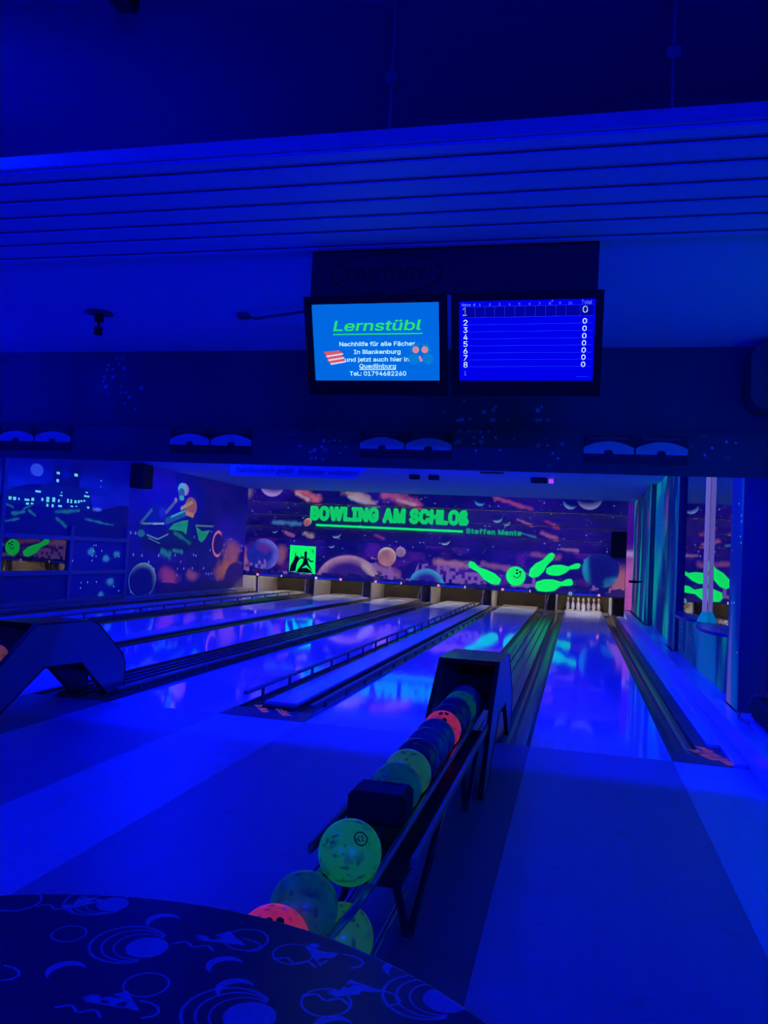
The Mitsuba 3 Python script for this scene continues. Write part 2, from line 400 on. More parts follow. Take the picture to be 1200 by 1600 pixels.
def left_mural(p, n, uv):
    q = Paint(p.y, p.z, (0.0, 0.0, 0.0))
    a, b = q.a, q.b
    q.c = mikit.mix((0.0, 0.0, 0.13), (0.004, 0.001, 0.26), mikit.smoothstep(0.3, 0.8, mikit.fbm(a * 0.5, b)))
    # castle by night, left part of the wall
    night = 1 - mikit.smoothstep(9.86, 9.95, a)
    q.add((0.0, 0.012, 0.55), night * (1 - mikit.smoothstep(0.0, 0.55, dr.abs(b - 2.35 + 0.12 * (mikit.fbm(a * 2, b) - .5)))) * mikit.fbm(a * 1.3 + 2, b * 5))
    q.over((0.04, 0.09, 0.75), q.disc(6.64, 2.66, .19, .12, .06) * (0.5 + 0.5 * mikit.fbm(a * 8, b * 12)))
    q.over((0.0, 0.0, 0.035), q.poly([(5.6, 2.05), (5.77, 2.16), (5.99, 2.27), (6.44, 2.37), (6.92, 2.43), (7.15, 2.47), (7.12, 2.77), (7.25, 2.94), (7.41, 2.80), (7.44, 2.58), (7.67, 2.61), (7.65, 2.78), (7.81, 2.96), (8.0, 2.82), (7.99, 2.45),
                                      (8.38, 2.42), (8.49, 2.05), (9.04, 2.07), (9.51, 2.19), (9.9, 2.19), (9.9, 1.3), (5.6, 1.3)]))
    q.add((0.0, 0.004, 0.05), q.rect(7.6, 2.2, .8, .22) + q.rect(6.3, 2.12, .5, .14))
    for i, w in enumerate(WINDOWS):
        q.over((0.18, 0.85, 0.80) if i % 3 else (0.16, 0.85, 0.5), q.rect(*w))
    for s in ((5.82, 1.98, 6.06, 1.92, .03), (6.04, 1.81, 6.37, 1.85, .045), (5.88, 1.66, 6.23, 1.72, .03), (6.49, 1.88, 6.69, 1.8, .035), (7.29, 1.9, 8.04, 1.98, .045), (7.33, 1.78, 7.64, 1.64, .045), (8.3, 1.81, 8.87, 1.77, .035), (8.87, 1.76, 9.3, 1.74, .025), (6.36, 1.91, 6.6, 2.01, .025)):
        q.over((0.012, 0.16, 0.10), 0.8 * q.streak(*s[:4], s[4], 2, 9))
    q.add((0.12, 0.2, 0.9), q.disc(8.75, 2.66, .03, .02) + q.disc(8.74, 2.53, .02, .015) + 0.7 * q.blob(8.72, 2.04, .22, .05, 9))
    # rider on a hovering motorcycle among planets, right part
    day = mikit.smoothstep(9.9, 9.98, a)
    q.add((0.0, 0.0, 0.34), day * (1 - mikit.smoothstep(0.3, 1.6, dr.sqrt(dr.square((a - 11.6) / 1.6) + dr.square((b - 2.55) / .55)))))
    q.add((0.008, 0.0, 0.05), day * mikit.smoothstep(.4, .8, mikit.fbm(a * 1.2, b * 2, 7)))
    q.stars(6.0, 0.16, (0.18, 0.16, 0.75), 0.3, day * (1 - mikit.smoothstep(1.6, 2.0, b)))
    q.over((0.26, 0.03, 0.16), .9 * q.blob(11.94, .57, .7, .27, 2.5, 1))
    q.over((0.30, 0.06, 0.12), .8 * q.blob(13.3, .55, .5, .2, 3, 2))
    q.over((0.38, 0.09, 0.05), .95 * q.blob(15.4, .78, 1.0, .42, 2.2, 4))
    q.over((0.30, 0.07, 0.14), .9 * q.blob(15.7, 1.25, .7, .4, 2.2, 6))
    q.over((0.015, 0.0, 0.12), q.disc(16.0, .40, .75, .52, .1))
    q.over((0.0, 0.0, 0.10), q.disc(10.72, .5, .61, .41, .03))
    pd = dr.sqrt(dr.square((a - 10.72) / .61) + dr.square((b - .5) / .41))
    q.over((0.16, 0.26, 0.30), q.disc(10.72, .5, .61, .41, .03) * mikit.smoothstep(.62, 1.0, pd) * mikit.smoothstep(.25, .75, (b - .1) * .8 + (a - 10.72) * .25) * (0.4 + 0.9 * mikit.fbm(a * 5, b * 8)))
    q.over((0.08, 0.30, 0.38), q.disc(10.72, .5, .61, .41, .02) * mikit.smoothstep(.965, .985, pd))
    rd = dr.sqrt(dr.square((a - 14.7) / .38) + dr.square((b - 1.44) / .38))
    q.over((0.01, 0.0, 0.13), 1 - mikit.smoothstep(.8, .86, rd))
    q.over((0.62, 0.14, 0.24), mikit.smoothstep(.74, .82, rd) * (1 - mikit.smoothstep(.96, 1.03, rd)) * (1 - mikit.smoothstep(14.75, 15.0, a)))
    # the machine
    q.over((0.0, 0.0, 0.06), q.disc(11.9, 1.42, 1.45, .27, .15))
    q.over((0.0, 0.005, 0.09), q.seg(10.55, 1.65, 12.99, 1.52, .17))
    q.over((0.0, 0.006, 0.36), q.disc(11.35, 2.05, .62, .30, .12))
    q.over((0.02, 0.02, 0.8), 0.6 * q.blob(11.45, 2.15, .3, .14, 5))
    q.over((0.03, 0.10, 0.22), q.seg(10.92, 2.17, 10.48, 1.85, .045))
    q.over((0.0, 0.0, 0.17), q.disc(11.2, 1.68, .6, .17, .1))
    for s in ((10.57, 1.83, 11.56, 1.88, .025), (10.78, 1.57, 11.3, 1.48, .02), (11.3, 1.48, 11.79, 1.62, .02), (10.85, 1.5, 11.4, 1.38, .012)):
        q.over((0.10, 0.2, 0.26), q.seg(*s))
    q.over((0.35, 0.35, 0.55), q.seg(11.05, 1.84, 11.55, 1.87, .018))
    q.over((0.012, 0.11, 0.15), q.disc(10.52, 1.6, .16, .09))
    q.over((0.012, 0.30, 0.13), q.poly([(11.79, 1.74), (12.04, 1.9), (12.49, 1.99), (12.83, 2.03), (12.8, 1.83), (12.75, 1.63), (12.53, 1.72), (12.22, 1.73)]) * (0.6 + .6 * mikit.fbm(a * 4, b * 8)))
    q.over((0.01, 0.16, 0.10), .9 * q.streak(12.1, 1.68, 13.0, 1.42, .07, 3, 6))
    q.over((0.012, 0.28, 0.12), q.poly([(13.26, 1.88), (13.68, 1.76), (14.14, 1.81), (13.88, 1.56), (13.66, 1.45), (13.48, 1.52)]) * (0.6 + .6 * mikit.fbm(a * 4, b * 8)))
    q.over((0.1, 0.16, 0.22), q.seg(13.26, 1.9, 14.31, 1.92, .025))
    q.over((0.02, 0.22, 0.26), .8 * q.streak(11.55, 1.2, 11.9, 1.1, .13, 2, 6) + .7 * q.streak(12.1, 1.22, 12.6, 1.18, .07, 5, 9))
    # the rider
    q.over((0.01, 0.08, 0.30), q.seg(12.67, 2.2, 11.69, 1.95, .085))
    q.over((0.05, 0.34, 0.5), q.seg(12.6, 2.25, 11.9, 2.06, .03))
    q.over((0.0, 0.004, 0.16), q.seg(13.0, 2.05, 13.02, 1.66, .13))
    q.over((0.34, 0.09, 0.09), q.disc(12.92, 2.38, .34, .25, .06) * (0.7 + 0.5 * mikit.fbm(a * 9, b * 14)))
    q.over((0.52, 0.2, 0.12), q.seg(12.7, 2.2, 13.05, 2.16, .06))
    q.over((0.46, 0.24, 0.14), q.seg(12.96, 2.5, 12.4, 2.3, .05))
    q.over((0.36, 0.3, 0.12), q.seg(12.4, 2.3, 12.75, 2.42, .03))
    q.over((0.08, 0.10, 0.28), q.seg(12.12, 2.49, 11.64, 2.16, .05))
    q.over((0.26, 0.16, 0.4), q.disc(12.08, 2.5, .08, .06))
    q.over((0.5, 0.12, 0.4), q.disc(12.5, 2.80, .25, .16))
    q.over((0.12, 0.42, 0.62), q.disc(12.40, 2.80, .24, .16))
    q.over((0.02, 0.10, 0.42), q.disc(12.36, 2.69, .17, .13))
    q.over((0.05, 0.34, 0.5), q.disc(12.38, 2.57, .14, .07))
    # dark ground of the painting
    roof = 0.28 + 0.16 * mikit.noise(a * 1.2) + 0.10 * mikit.cell_rand(dr.floor(a * 2.6), 5)
    q.over((0.003, 0.0, 0.07), day * dr.select(b < roof, mi.Float(0.9), mi.Float(0)) * mikit.smoothstep(11.2, 11.5, a))
    return q.c * mi.Color3f(0.65, 0.75, 0.80)


def aurora(p, n, uv):
    s = p.x + 0.5 * p.y
    k = mikit.fbm(s * 2.3, p.z * 0.45)
    k2 = mikit.fbm(s * 3.1 + 7, p.z * 0.5)
    c = mikit.mix((0.0, 0.004, 0.05), (0.0, 0.06, 0.27), mikit.smoothstep(0.38, 0.66, k))
    c = mikit.mix(c, (0.0, 0.22, 0.17), 0.9 * mikit.smoothstep(0.44, 0.66, k2) * mikit.smoothstep(0.32, 0.62, mikit.fbm(p.z * 0.9, s * 1.5)))
    c = mikit.mix(c, (0.16, 0.07, 0.24), 0.55 * mikit.smoothstep(0.66, 0.80, mikit.fbm(s * 3.4 + 20, p.z * 0.4 + 3)))
    q = Paint(s, p.z, c)
    q.stars(16.0, 0.10, (0.15, 0.3, 0.6), 0.22, mikit.smoothstep(.5, .6, mikit.noise(s * 2, p.z * 2)))
    return q.c


def pink_column(p, n, uv):
    c = mikit.mix((0.04, 0.0, 0.22), (0.42, 0.08, 0.30), mikit.smoothstep(2.1, 1.2, p.z) * (0.6 + 0.5 * mikit.fbm(p.x * 9, p.z * 2)))
    return mikit.mix(c, (0.30, 0.2, 0.5), mikit.smoothstep(.15, .0, dr.abs(p.z - 1.75)))


def pane_stars(p, n, uv):
    q = Paint(p.y, p.z, (0.0, 0.0, 0.11))
    for x, y in ((8.55, 1.15), (9.1, 1.0), (9.55, 1.1), (9.0, .22), (9.35, .5)):
        q.over((0.02, 0.16, 0.34), .8 * q.blob(x, y, .16, .10, 8, x))
    q.stars(9.0, 0.10, (0.2, 0.4, 0.6))
    return q.c


P_BACK, P_LEFT, P_AUR, P_PINK, P_PANE = (mikit.proc(f) for f in (back_mural, left_mural, aurora, pink_column, pane_stars))


def star_wall(p, n, uv):
    q = Paint(p.x, p.z, mi.Color3f(0.085) + mi.Color3f(0.035) * mikit.fbm(p.x * 1.5, p.z * 1.5))
    q.over((0.16, 0.16, 0.17), .5 * q.blob(-4.0, 2.40, .34, .20, 3) + .4 * q.blob(-2.0, 2.3, .24, .14, 3) + .35 * q.blob(-4.1, 2.8, .2, .3, 3))
    patch = q.blob(-3.95, 3.0, .16, .2, 3) + q.blob(-3.7, 2.75, .14, .14, 3) + q.blob(-1.9, 2.35, .3, .2, 3, 2) + q.blob(-.55, 2.65, .3, .12, 3, 1) + q.blob(-.02, 2.68, .14, .1, 3) + q.blob(-.45, 2.42, .3, .16, 3, 5) + q.blob(.05, 2.36, .16, .14, 3, 7) + q.blob(1.3, 2.42, .2, .1, 3, 9)
    q.stars(19.0, 0.22, (0.75, 0.75, 0.8), 0.26, dr.clip(patch * 2.0, 0, 1))
    q.stars(11.0, 0.25, (0.35, 0.35, 0.4), 0.30, dr.clip(patch * 2.0, 0, 1))
    return q.c


bsdf('m_star_wall', mikit.proc(star_wall), 0.7, 0.2)


def table_print(p, n, uv):
    q = Paint(p.x, p.y, (0.028, 0.028, 0.032))
    lt = (0.36, 0.36, 0.37)
    for x, y, r in ((-.397, -5.238, .036), (-.147, -5.375, .04), (.128, -5.232, .036), (-.544, -5.11, .03), (-.70, -5.33, .036)):
        for k in range(3):
            d = dr.sqrt(dr.square((q.a - x + .012 * (k + 1))) + dr.square(q.b - y)) / (r + .010 * (k + 1))
            q.over(lt, (mikit.smoothstep(.93, .97, d) * (1 - mikit.smoothstep(1.0, 1.04, d))) * dr.select(q.a < x + .01, mi.Float(.8), mi.Float(0)))
        q.over(lt, q.disc(x, y, r, r, .04) * (0.75 + .25 * mikit.noise(q.a * 300, q.b * 30)))
    for x, y, r in ((-.247, -5.154, .040), (-.15, -5.175, .036), (-.337, -5.345, .036), (-.72, -5.16, .045), (-.05, -5.30, .04), (-.55, -5.24, .03)):
        d = dr.sqrt(dr.square(q.a - x) + dr.square(q.b - y)) / r
        q.over(lt, mikit.smoothstep(.90, .95, d) * (1 - mikit.smoothstep(1.0, 1.05, d)) * .8)
    for x, y, s, c in ((-.29, -5.165, .9, .3), (-.105, -5.158, .6, -.8), (-.36, -5.40, .95, .2), (-.60, -5.12, .4, .9), (-.02, -5.25, .7, .7), (-.62, -5.38, .5, -.8)):
        tri = [(x + u * s - w * c, y + u * c * .7 + w * s) for u, w in ((-.045, -.012), (.05, -.022), (.012, .03))]
        q.over(lt, q.poly(tri) * mikit.smoothstep(.25, .4, mikit.noise(q.a * 70 + x * 50, q.b * 110)) * .9)
        q.over(lt, q.blob(x - .035 * s, y - .03 * c, .016, .012, 60, x * 9) * .9)
        for k in range(5):
            t0, t1 = k * .55, (k + 1) * .55
            q.over(lt, q.seg(x + .045 + .035 * math.cos(t0 - 1), y + .022 * math.sin(t0 - 1) - .01, x + .045 + .035 * math.cos(t1 - 1), y + .022 * math.sin(t1 - 1) - .01, .0022) * .8)
        for k in range(4):
            q.over(lt, q.seg(x - .07 + .02 * k, y - .045 + .012 * (k % 2), x - .055 + .02 * k, y - .045 + .012 * ((k + 1) % 2), .0024) * .8)
    for x, y in ((-.245, -5.25), (-.02, -5.36), (-.48, -5.35), (-.20, -5.31), (-.42, -5.14), (.04, -5.16)):
        d = dr.sqrt(dr.square(q.a - x) + dr.square(q.b - y)) / .032
        d2 = dr.sqrt(dr.square(q.a - x - .012) + dr.square(q.b - y + .010)) / .030
        q.over(lt, (1 - mikit.smoothstep(.95, 1.0, d)) * mikit.smoothstep(.98, 1.03, d2) * .85)
    return q.c


bsdf('m_table', mikit.proc(table_print), 0.3, 0.4)
bsdf('m_table_edge', (0.035, 0.04, 0.035), 0.3, 0.5)

# ------------------------------------------------------------------ layout (metres): x to the right, y down the lanes from the foul line, z up
LANE_L = [0.0, -1.878, -3.722, -5.600, -7.444, -9.322]     # left edges, from the right-hand lane to the left-hand one
LANE_W = 1.067
TRACKS = [(-0.811, 0.0), (-4.533, -3.722), (-8.255, -7.444)]
DIVIDERS = [(-2.655, -1.878), (-6.377, -5.600)]
XL, XR, CEIL, END = -9.65, 2.6, 3.2, 16.65

# ------------------------------------------------------------------ floor
struct('floor', join(bx(XL - .1, XR, -12, -4.6, -.12, 0), bx(XL - .1, XR, -4.6, 20.4, -.32, -.16)), 'm_carpet', label='dark carpeted floor behind the bowling approach')
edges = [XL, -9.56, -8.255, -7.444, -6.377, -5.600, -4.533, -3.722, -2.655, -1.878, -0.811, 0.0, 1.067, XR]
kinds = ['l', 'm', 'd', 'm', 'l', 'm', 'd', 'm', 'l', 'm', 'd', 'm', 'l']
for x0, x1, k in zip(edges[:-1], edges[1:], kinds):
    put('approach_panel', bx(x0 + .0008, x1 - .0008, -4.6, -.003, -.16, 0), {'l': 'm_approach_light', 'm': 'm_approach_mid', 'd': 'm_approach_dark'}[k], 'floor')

# ------------------------------------------------------------------ walls, ceilings, bulkhead
struct('wall_left', bx(XL - .12, XL, -12, 20.4, -.3, 4.0), 'm_wall_blue', label='left side wall of the bowling hall')
struct('wall_right', bx(XR, XR + .12, -12, 20.4, -.3, 4.0), 'm_dark_wall', label='right side wall with painted piers')
put('lining', bx(2.0, XR, -3.0, 1.31, .0, CEIL), 'm_dark_wall', 'wall_right')
put('lining', bx(1.89, XR, 7.405, 11.445, .0, CEIL), 'm_dark_wall', 'wall_right')
struct('wall_back', bx(XL - .1, XR + .1, 20.3, 20.4, -.3, 4.0), 'm_dark_wall', label='wall behind the pin machines')
struct('wall_front', bx(XL - .1, XR + .1, -12.1, -12, -.3, 4.0), 'm_dark_wall', label='wall behind the seating area')
struct('ceiling', join(bx(XL, XR, -3.3, 20.3, CEIL, CEIL + .05)), 'm_ceiling', label='suspended ceiling over the lanes')
struct('ceiling_upper', bx(XL, XR, -12, 20.3, 3.86, 3.95), 'm_upper', label='dark upper ceiling over the seating area')
put('fascia', bx(XL, XR, -3.318, -3.3, 3.197, 3.262, .003), 'm_fascia', 'ceiling')
grooves = [-3.198, -3.012, -2.824, -2.640, -2.456, -2.252]
lo = [-3.297] + grooves
for i in range(6):
    y0, y1 = lo[i] + (.019 if i else 0), grooves[i] - .019
    put('plank', bx(XL, XR, y0, y1, CEIL - .016, CEIL, .004), 'm_plank', 'ceiling')
    put('groove', bx(XL, XR, grooves[i] - .019, grooves[i] + .019, CEIL - .003, CEIL), 'm_groove', 'ceiling')
    put('bead', bx(XL, XR, grooves[i] - .004, grooves[i] + .004, CEIL - .009, CEIL - .003), 'm_plank', 'ceiling')
put('plank', bx(XL, XR, grooves[5] + .019, -2.19, CEIL - .016, CEIL, .004), 'm_plank', 'ceiling')
struct('bulkhead', bx(XL, 2.25, .10, .16, 2.525, CEIL), 'm_star_wall', label='dark wall band with painted stars hanging over the foul line')
put('ledge', bx(XL, 2.25, .055, .16, 2.505, 2.525), 'm_dark_wall', 'bulkhead')
put('lower_board', bx(XL, 2.25, .065, .12, 2.18, 2.505), 'm_star_wall', 'bulkhead')
struct('trim_1', bx(XL, -1.7, -4.62, -4.40, 3.70, 3.86), 'm_upper', label='dark beam under the upper ceiling')

# ------------------------------------------------------------------ lanes with gutters, dividers and ball tracks
names = ['rightmost bowling lane, the only one with pins standing', 'bowling lane just left of the ball return in front', 'third bowling lane from the right, left of the divider with lettering',
         'fourth bowling lane from the right, beyond the left ball return', 'second bowling lane from the left wall', 'leftmost bowling lane along the painted wall']
for k, x in enumerate(LANE_L):
    t = thing('bowling_lane', 'glossy blue-lit ' + names[k], 'bowling lane', 'bowling lanes')
    put('lane_bed', bx(x, x + LANE_W, 0, 17.72, -.05, 0, .002), 'm_lane', t)
    put('pin_deck', bx(x, x + LANE_W, 17.725, 19.25, -.05, .004, .002), 'm_deck', t, label='pale pin deck at the far end')


def gutter_mesh(x0, x1, y0, y1):
    r = (x1 - x0) / 2
    c = (x0 + x1) / 2
    ang = np.linspace(np.pi, 2 * np.pi, 11)
    out = np.stack([c + (r - .004) * np.cos(ang), -.008 + (.092) * np.sin(ang)], 1)
    pts = [(x0, -.008)] + out.tolist() + [(x1, -.008), (x1, -.13), (x0, -.13)]
    m = trimesh.creation.extrude_polygon(Polygon(pts).buffer(0), y1 - y0, engine='earcut')
    return map_to(m, (0, y1, 0), (1, 0, 0), (0, 0, 1), (0, -1, 0))


def bumper(x, z, y0, y1, label, step=.735, zb=-.03):
    t = thing('bumper_rail', label, 'rail', 'bumper rails beside the lanes')
    r = bx(x - .02, x + .02, y0, y1, z - .015, z + .015, .006)
    put('rail', r, 'm_rail', t)
    y = y0 + .42
    while y < y1 - .1:
        put('post', bx(x - .011, x + .011, y - .016, y + .016, zb, z - .015), 'm_rail', t)
        y += step


def plate_text(t, p, d, size, s):
    ex = np.array([d[0], d[1], 0.]) / math.hypot(*d)
    ey = np.array([-ex[1], ex[0], 0.])
    m = text_fit(s, size[0], size[1], True, .001)
    put('lettering', map_to(m, (p[0], p[1], .0035), ex, ey, (0, 0, 1)), 'm_print', t, emitter=glow(srgb(150, 78, 80), .01, .40), label='salmon lettering')


SPOTS = [('with salmon lettering', 'lane divider'), ('beyond the left ball return', 'lane divider')]
for (x0, x1), (where, cat) in zip(DIVIDERS, SPOTS):
    t = thing('lane_divider', 'dark lane divider with blue capping strip ' + where, cat)
    put('front_plate', bx(x0, x1, 0, .36, -.13, .003, .002), 'm_plate', t)
    put('gutter', gutter_mesh(x0, x0 + .235, .36, 17.72), 'm_gutter', t)
    put('gutter', gutter_mesh(x1 - .235, x1, .36, 17.72), 'm_gutter', t)
    put('capping_strip', bx(x0 + .237, x1 - .237, .48, 17.4, .022, .052, .004), 'm_strip', t, label='pale blue-lit capping strip')
    put('strip_base', bx(x0 + .240, x1 - .240, .40, 17.6, -.13, .022), 'm_strip_edge', t)
    if x1 > -2:
        plate_text(t, (-2.464, .655), (.348, -.513), (.62, .078), 'Bowling am Schloß')
        plate_text(t, (-2.520, .475), (.348, -.513), (.335, .078), 'Inh. Mente')
TL = ['behind the ball return in front', 'behind the left ball return', 'between the two leftmost lanes']
for (x0, x1), where in zip(TRACKS, TL):
    t = thing('ball_track', 'dark ridged ball track ' + where, 'ball track', 'ball tracks between the lanes')
    put('gutter', gutter_mesh(x0, x0 + .235, .02, 17.72), 'm_gutter', t)
    put('gutter', gutter_mesh(x1 - .235, x1, .02, 17.72), 'm_gutter', t)
    c = (x0 + x1) / 2
    put('track_cover', bx(x0 + .238, x1 - .238, .02, 17.6, -.13, .012, .004), 'm_track', t)
    for dx in (-.155, -.055, .055, .155):
        put('ridge', bx(c + dx - .012, c + dx + .012, .05, 17.5, .010, .030, .008), 'm_track', t)
t = thing('side_gutter', 'dark gutter right of the rightmost lane with salmon lettering on its plate', 'gutter')
put('front_plate', bx(1.069, 1.40, 0, .298, -.13, .003, .002), 'm_plate', t)
put('front_plate', bx(1.305, 1.40, .30, .62, -.13, .003, .002), 'm_plate', t)
put('gutter', gutter_mesh(1.067, 1.302, .30, 17.72), 'm_gutter', t)
put('edge_strip', bx(1.305, 1.40, .62, 17.6, -.13, .006, .003), 'm_plate', t)
plate_text(t, (1.305, .640), (.159, -.594), (.62, .085), 'Bowling am Schloß')
plate_text(t, (1.235, .470), (.140, -.330), (.335, .085), 'Inh. Mente')
t = thing('side_gutter', 'dark gutter along the left wall beside the leftmost lane', 'gutter')
put('gutter', gutter_mesh(-9.56, -9.322, .02, 17.72), 'm_gutter', t)
put('edge_strip', bx(XL + .002, -9.562, .02, 17.6, -.13, .02), 'm_plate', t)
t = thing('side_ledge', 'pale blue-lit floor ledge along the right wall piers', 'ledge')
put('ledge_board', bx(1.503, 1.597, .004, 16.6, -.16, .030, .004), 'm_strip', t)
put('front_plate', bx(1.4005, 1.50, 0, .62, -.13, .003, .002), 'm_plate', t, label='dark plate beside the gutter')
put('ledge_board', bx(1.405, 1.502, .63, 16.6, -.16, .030, .004), 'm_strip', t)
put('step_board', bx(1.600, 1.740, -.75, 16.6, -.0, .198, .004), 'm_strip', t)
put('step_board', bx(1.746, 1.99, -.75, 1.315, .0, .200, .004), 'm_strip', t)
put('step_board', bx(1.746, 1.828, 1.94, 6.395, .0, .200, .004), 'm_strip', t)
put('step_board', bx(1.746, 1.888, 7.41, 11.44, .0, .200, .004), 'm_strip', t)

bumper(-2.540, .140, .30, 17.0, 'raised bumper rail on posts along the divider, starting by the salmon lettering')
bumper(-1.955, .050, .42, 17.0, 'low bumper rail on the right side of the middle divider')
bumper(-3.835, .055, .30, 17.0, 'bumper rail on posts starting at the left ball return')
bumper(-8.140, .100, 2.0, 17.0, 'bumper rail on posts right of the leftmost lane', .95)
bumper(-9.440, .100, 2.0, 17.0, 'bumper rail on posts along the painted left wall', .95)

# ------------------------------------------------------------------ pits, pins, masking wall
PIT = ['at the end of the rightmost lane with the pins', 'second from the right', 'third from the right', 'fourth from the right', 'second from the left', 'at the far left beside the painted wall']
for k, x in enumerate(LANE_L):
    t = thing('pin_pit', 'dark warm-lit pin pit, ' + PIT[k], 'pin pit', 'pin pits below the mural')
    put('side_board', bx(x - .275, x - .240, 17.74, 19.9, -.13, 1.3, .004), 'm_kickback', t, label='warm-lit pale side board')
    put('side_board', bx(x + LANE_W + .240, x + LANE_W + .275, 17.74, 19.9, -.13, 1.3, .004), 'm_kickback', t, label='warm-lit pale side board')
    put('curtain', bx(x - .23, x + LANE_W + .23, 19.45, 19.50, -.13, 1.3), 'm_curtain', t)
    put('flat_gutter', bx(x - .236, x - .003, 17.73, 19.4, -.13, -.05), 'm_plate', t)
    put('flat_gutter', bx(x + LANE_W + .003, x + LANE_W + .236, 17.73, 19.4, -.13, -.05), 'm_plate', t)
    put('lamp', cyl((x + (.5 if k == 0 else .3), 17.82 if k == 0 else 17.75, .82 if k == 0 else .95), .02, .6, 'x', 10), 'm_white', t, True, emitter=glow((1.0, .72, .42), .35, POWER['pit'] * (9 if k == 0 else 3.2)))
    if k in (1, 2, 3):
        put('lever', tube([(x + LANE_W + .40, 17.0, .54), (x + LANE_W + .24, 17.2, .07)], .012, 6), 'm_steel', t)
pin_prof = np.array([(0, 0), (1.015, 0), (1.414, .75), (1.953, 2.25), (2.255, 3.375), (2.383, 4.5), (2.28, 5.875), (1.852, 7.25), (1.236, 8.625), (.98, 9.375), (.90, 10), (.935, 10.875), (1.047, 11.75), (1.203, 12.625), (1.273, 13.5), (1.15, 14.2), (.8, 14.75), (.35, 14.97), (0, 15)]) * .0254
PIN = mikit.ply(lathe(pin_prof, 20), 'm_pin', smooth=40)
st = np.array([(.945, 9.9), (.94, 10.1), (.94, 10.35), (.945, 10.5)]) * .0254
STRIPE = mikit.ply(join(lathe([(.0245, .246), (.0242, .254), (.0245, .262)], 20), lathe([(.0262, .279), (.0272, .286), (.0285, .293)], 20)), 'm_pin_stripe', smooth=True)
rows = {0: 'head pin at the front of the triangle', 1: 'second row left', 2: 'second row right', 3: 'third row left', 4: 'third row centre', 5: 'third row right', 6: 'back row far left corner', 7: 'back row, second from left', 8: 'back row, second from right', 9: 'back row far right corner'}
i = 0
for r in range(4):
    for c in range(r + 1):
        t = thing('bowling_pin', 'white bowling pin in the rightmost lane, ' + rows[i], 'bowling pin', 'pins standing in the rightmost lane')
        pos = T().translate([.5335 + (c - r / 2) * .3048, 18.29 + r * .264, .0045])
        scene[t + '__pin_body'] = {**PIN, 'to_world': pos}
        scene[t + '__neck_stripe'] = {**STRIPE, 'to_world': pos}
        i += 1

mask = thing('masking_wall', 'wide wall above the pins painted with planets, nebulae and stars', 'mural wall')
XM0, XM1 = XL, 1.60
bands = [(.56, 1.725, END, END), (1.735, 2.06, END + .04, END + .30), (2.07, 2.43, END + .04, END + .30), (2.44, 2.82, END + .04, END + .30), (2.83, CEIL - .002, END, END)]
for z0, z1, ya, yb in bands:
    m = trimesh.convex.convex_hull(np.array([(x, y + d, z) for x in (XM0, XM1) for (y, z) in ((ya, z0), (yb, z1)) for d in (.0, .05)]))
    pk = put('panel', m, 'm_mural_base', mask)
    print_quad('print', [(XM0 + .002, ya - .004, z0 + .002), (XM1 - .002, ya - .004, z0 + .002), (XM1 - .002, yb - .004, z1 - .002), (XM0 + .002, yb - .004, z1 - .002)], P_BACK, pk, .5)
put('bottom_edge', bx(XM0, XM1, END - .004, END + .09, .53, .56, .004), 'm_dark_wall', mask)
for k, z in enumerate((1.73, 2.065, 2.435, 2.825)):
    put('ledge', bx(XM0, XM1, END - .006, END + .05, z - .006, z + .006, .002), 'm_mural_base', mask)

# lane number bars with their little lamps
PINK, WHITE, CYAN = (0.85, .25, .45), (.6, .6, .85), (.2, .55, .75)
marks = [(0, CYAN, PINK), (1, PINK, WHITE), (2, PINK, WHITE), (3, PINK, WHITE), (4, WHITE, PINK), (5, PINK, WHITE)]
for k, ca, cb in marks:
    x = LANE_L[k]
    t = thing('lane_bar', 'glowing blue bar over the pit ' + PIT[k], 'light bar', 'glowing bars under the mural')
    put('bar', bx(x + .21, x + .87, END - .022, END - .006, .548, .590, .003), 'm_print', t, emitter=glow((.0, .012, .62), .05))
    for xx, c, wide in ((x + .155, ca, .035), (x + .924, cb, .035 if cb is PINK else .014)):
        if c is CYAN:
            ring = Point(0, 0).buffer(.05).difference(Point(0, 0).buffer(.026))
            put('lamp', wall_xz(affinity.translate(ring, xx, .57), END - .006, .015), 'm_print', t, emitter=glow(c, .02))
        else:
            put('lamp', bx(xx - wide, xx + wide, END - .024, END - .006, .535, .605, .004), 'm_print', t, emitter=glow(c, .02))

# green fluorescent pictures and lettering on the mural
GREEN = srgb(10, 245, 80)
def decal(name, pts, label, cat, group=None, parts=None, smooth=True):
    t = thing(name, label, cat, group)
    g = Polygon(pts)
    if smooth:
        g = g.buffer(.03).buffer(-.06).buffer(.03)
    put('cutout', wall_xz(g, END - .006, .008), 'm_print', t, emitter=glow(GREEN, .10, .92))
    return t


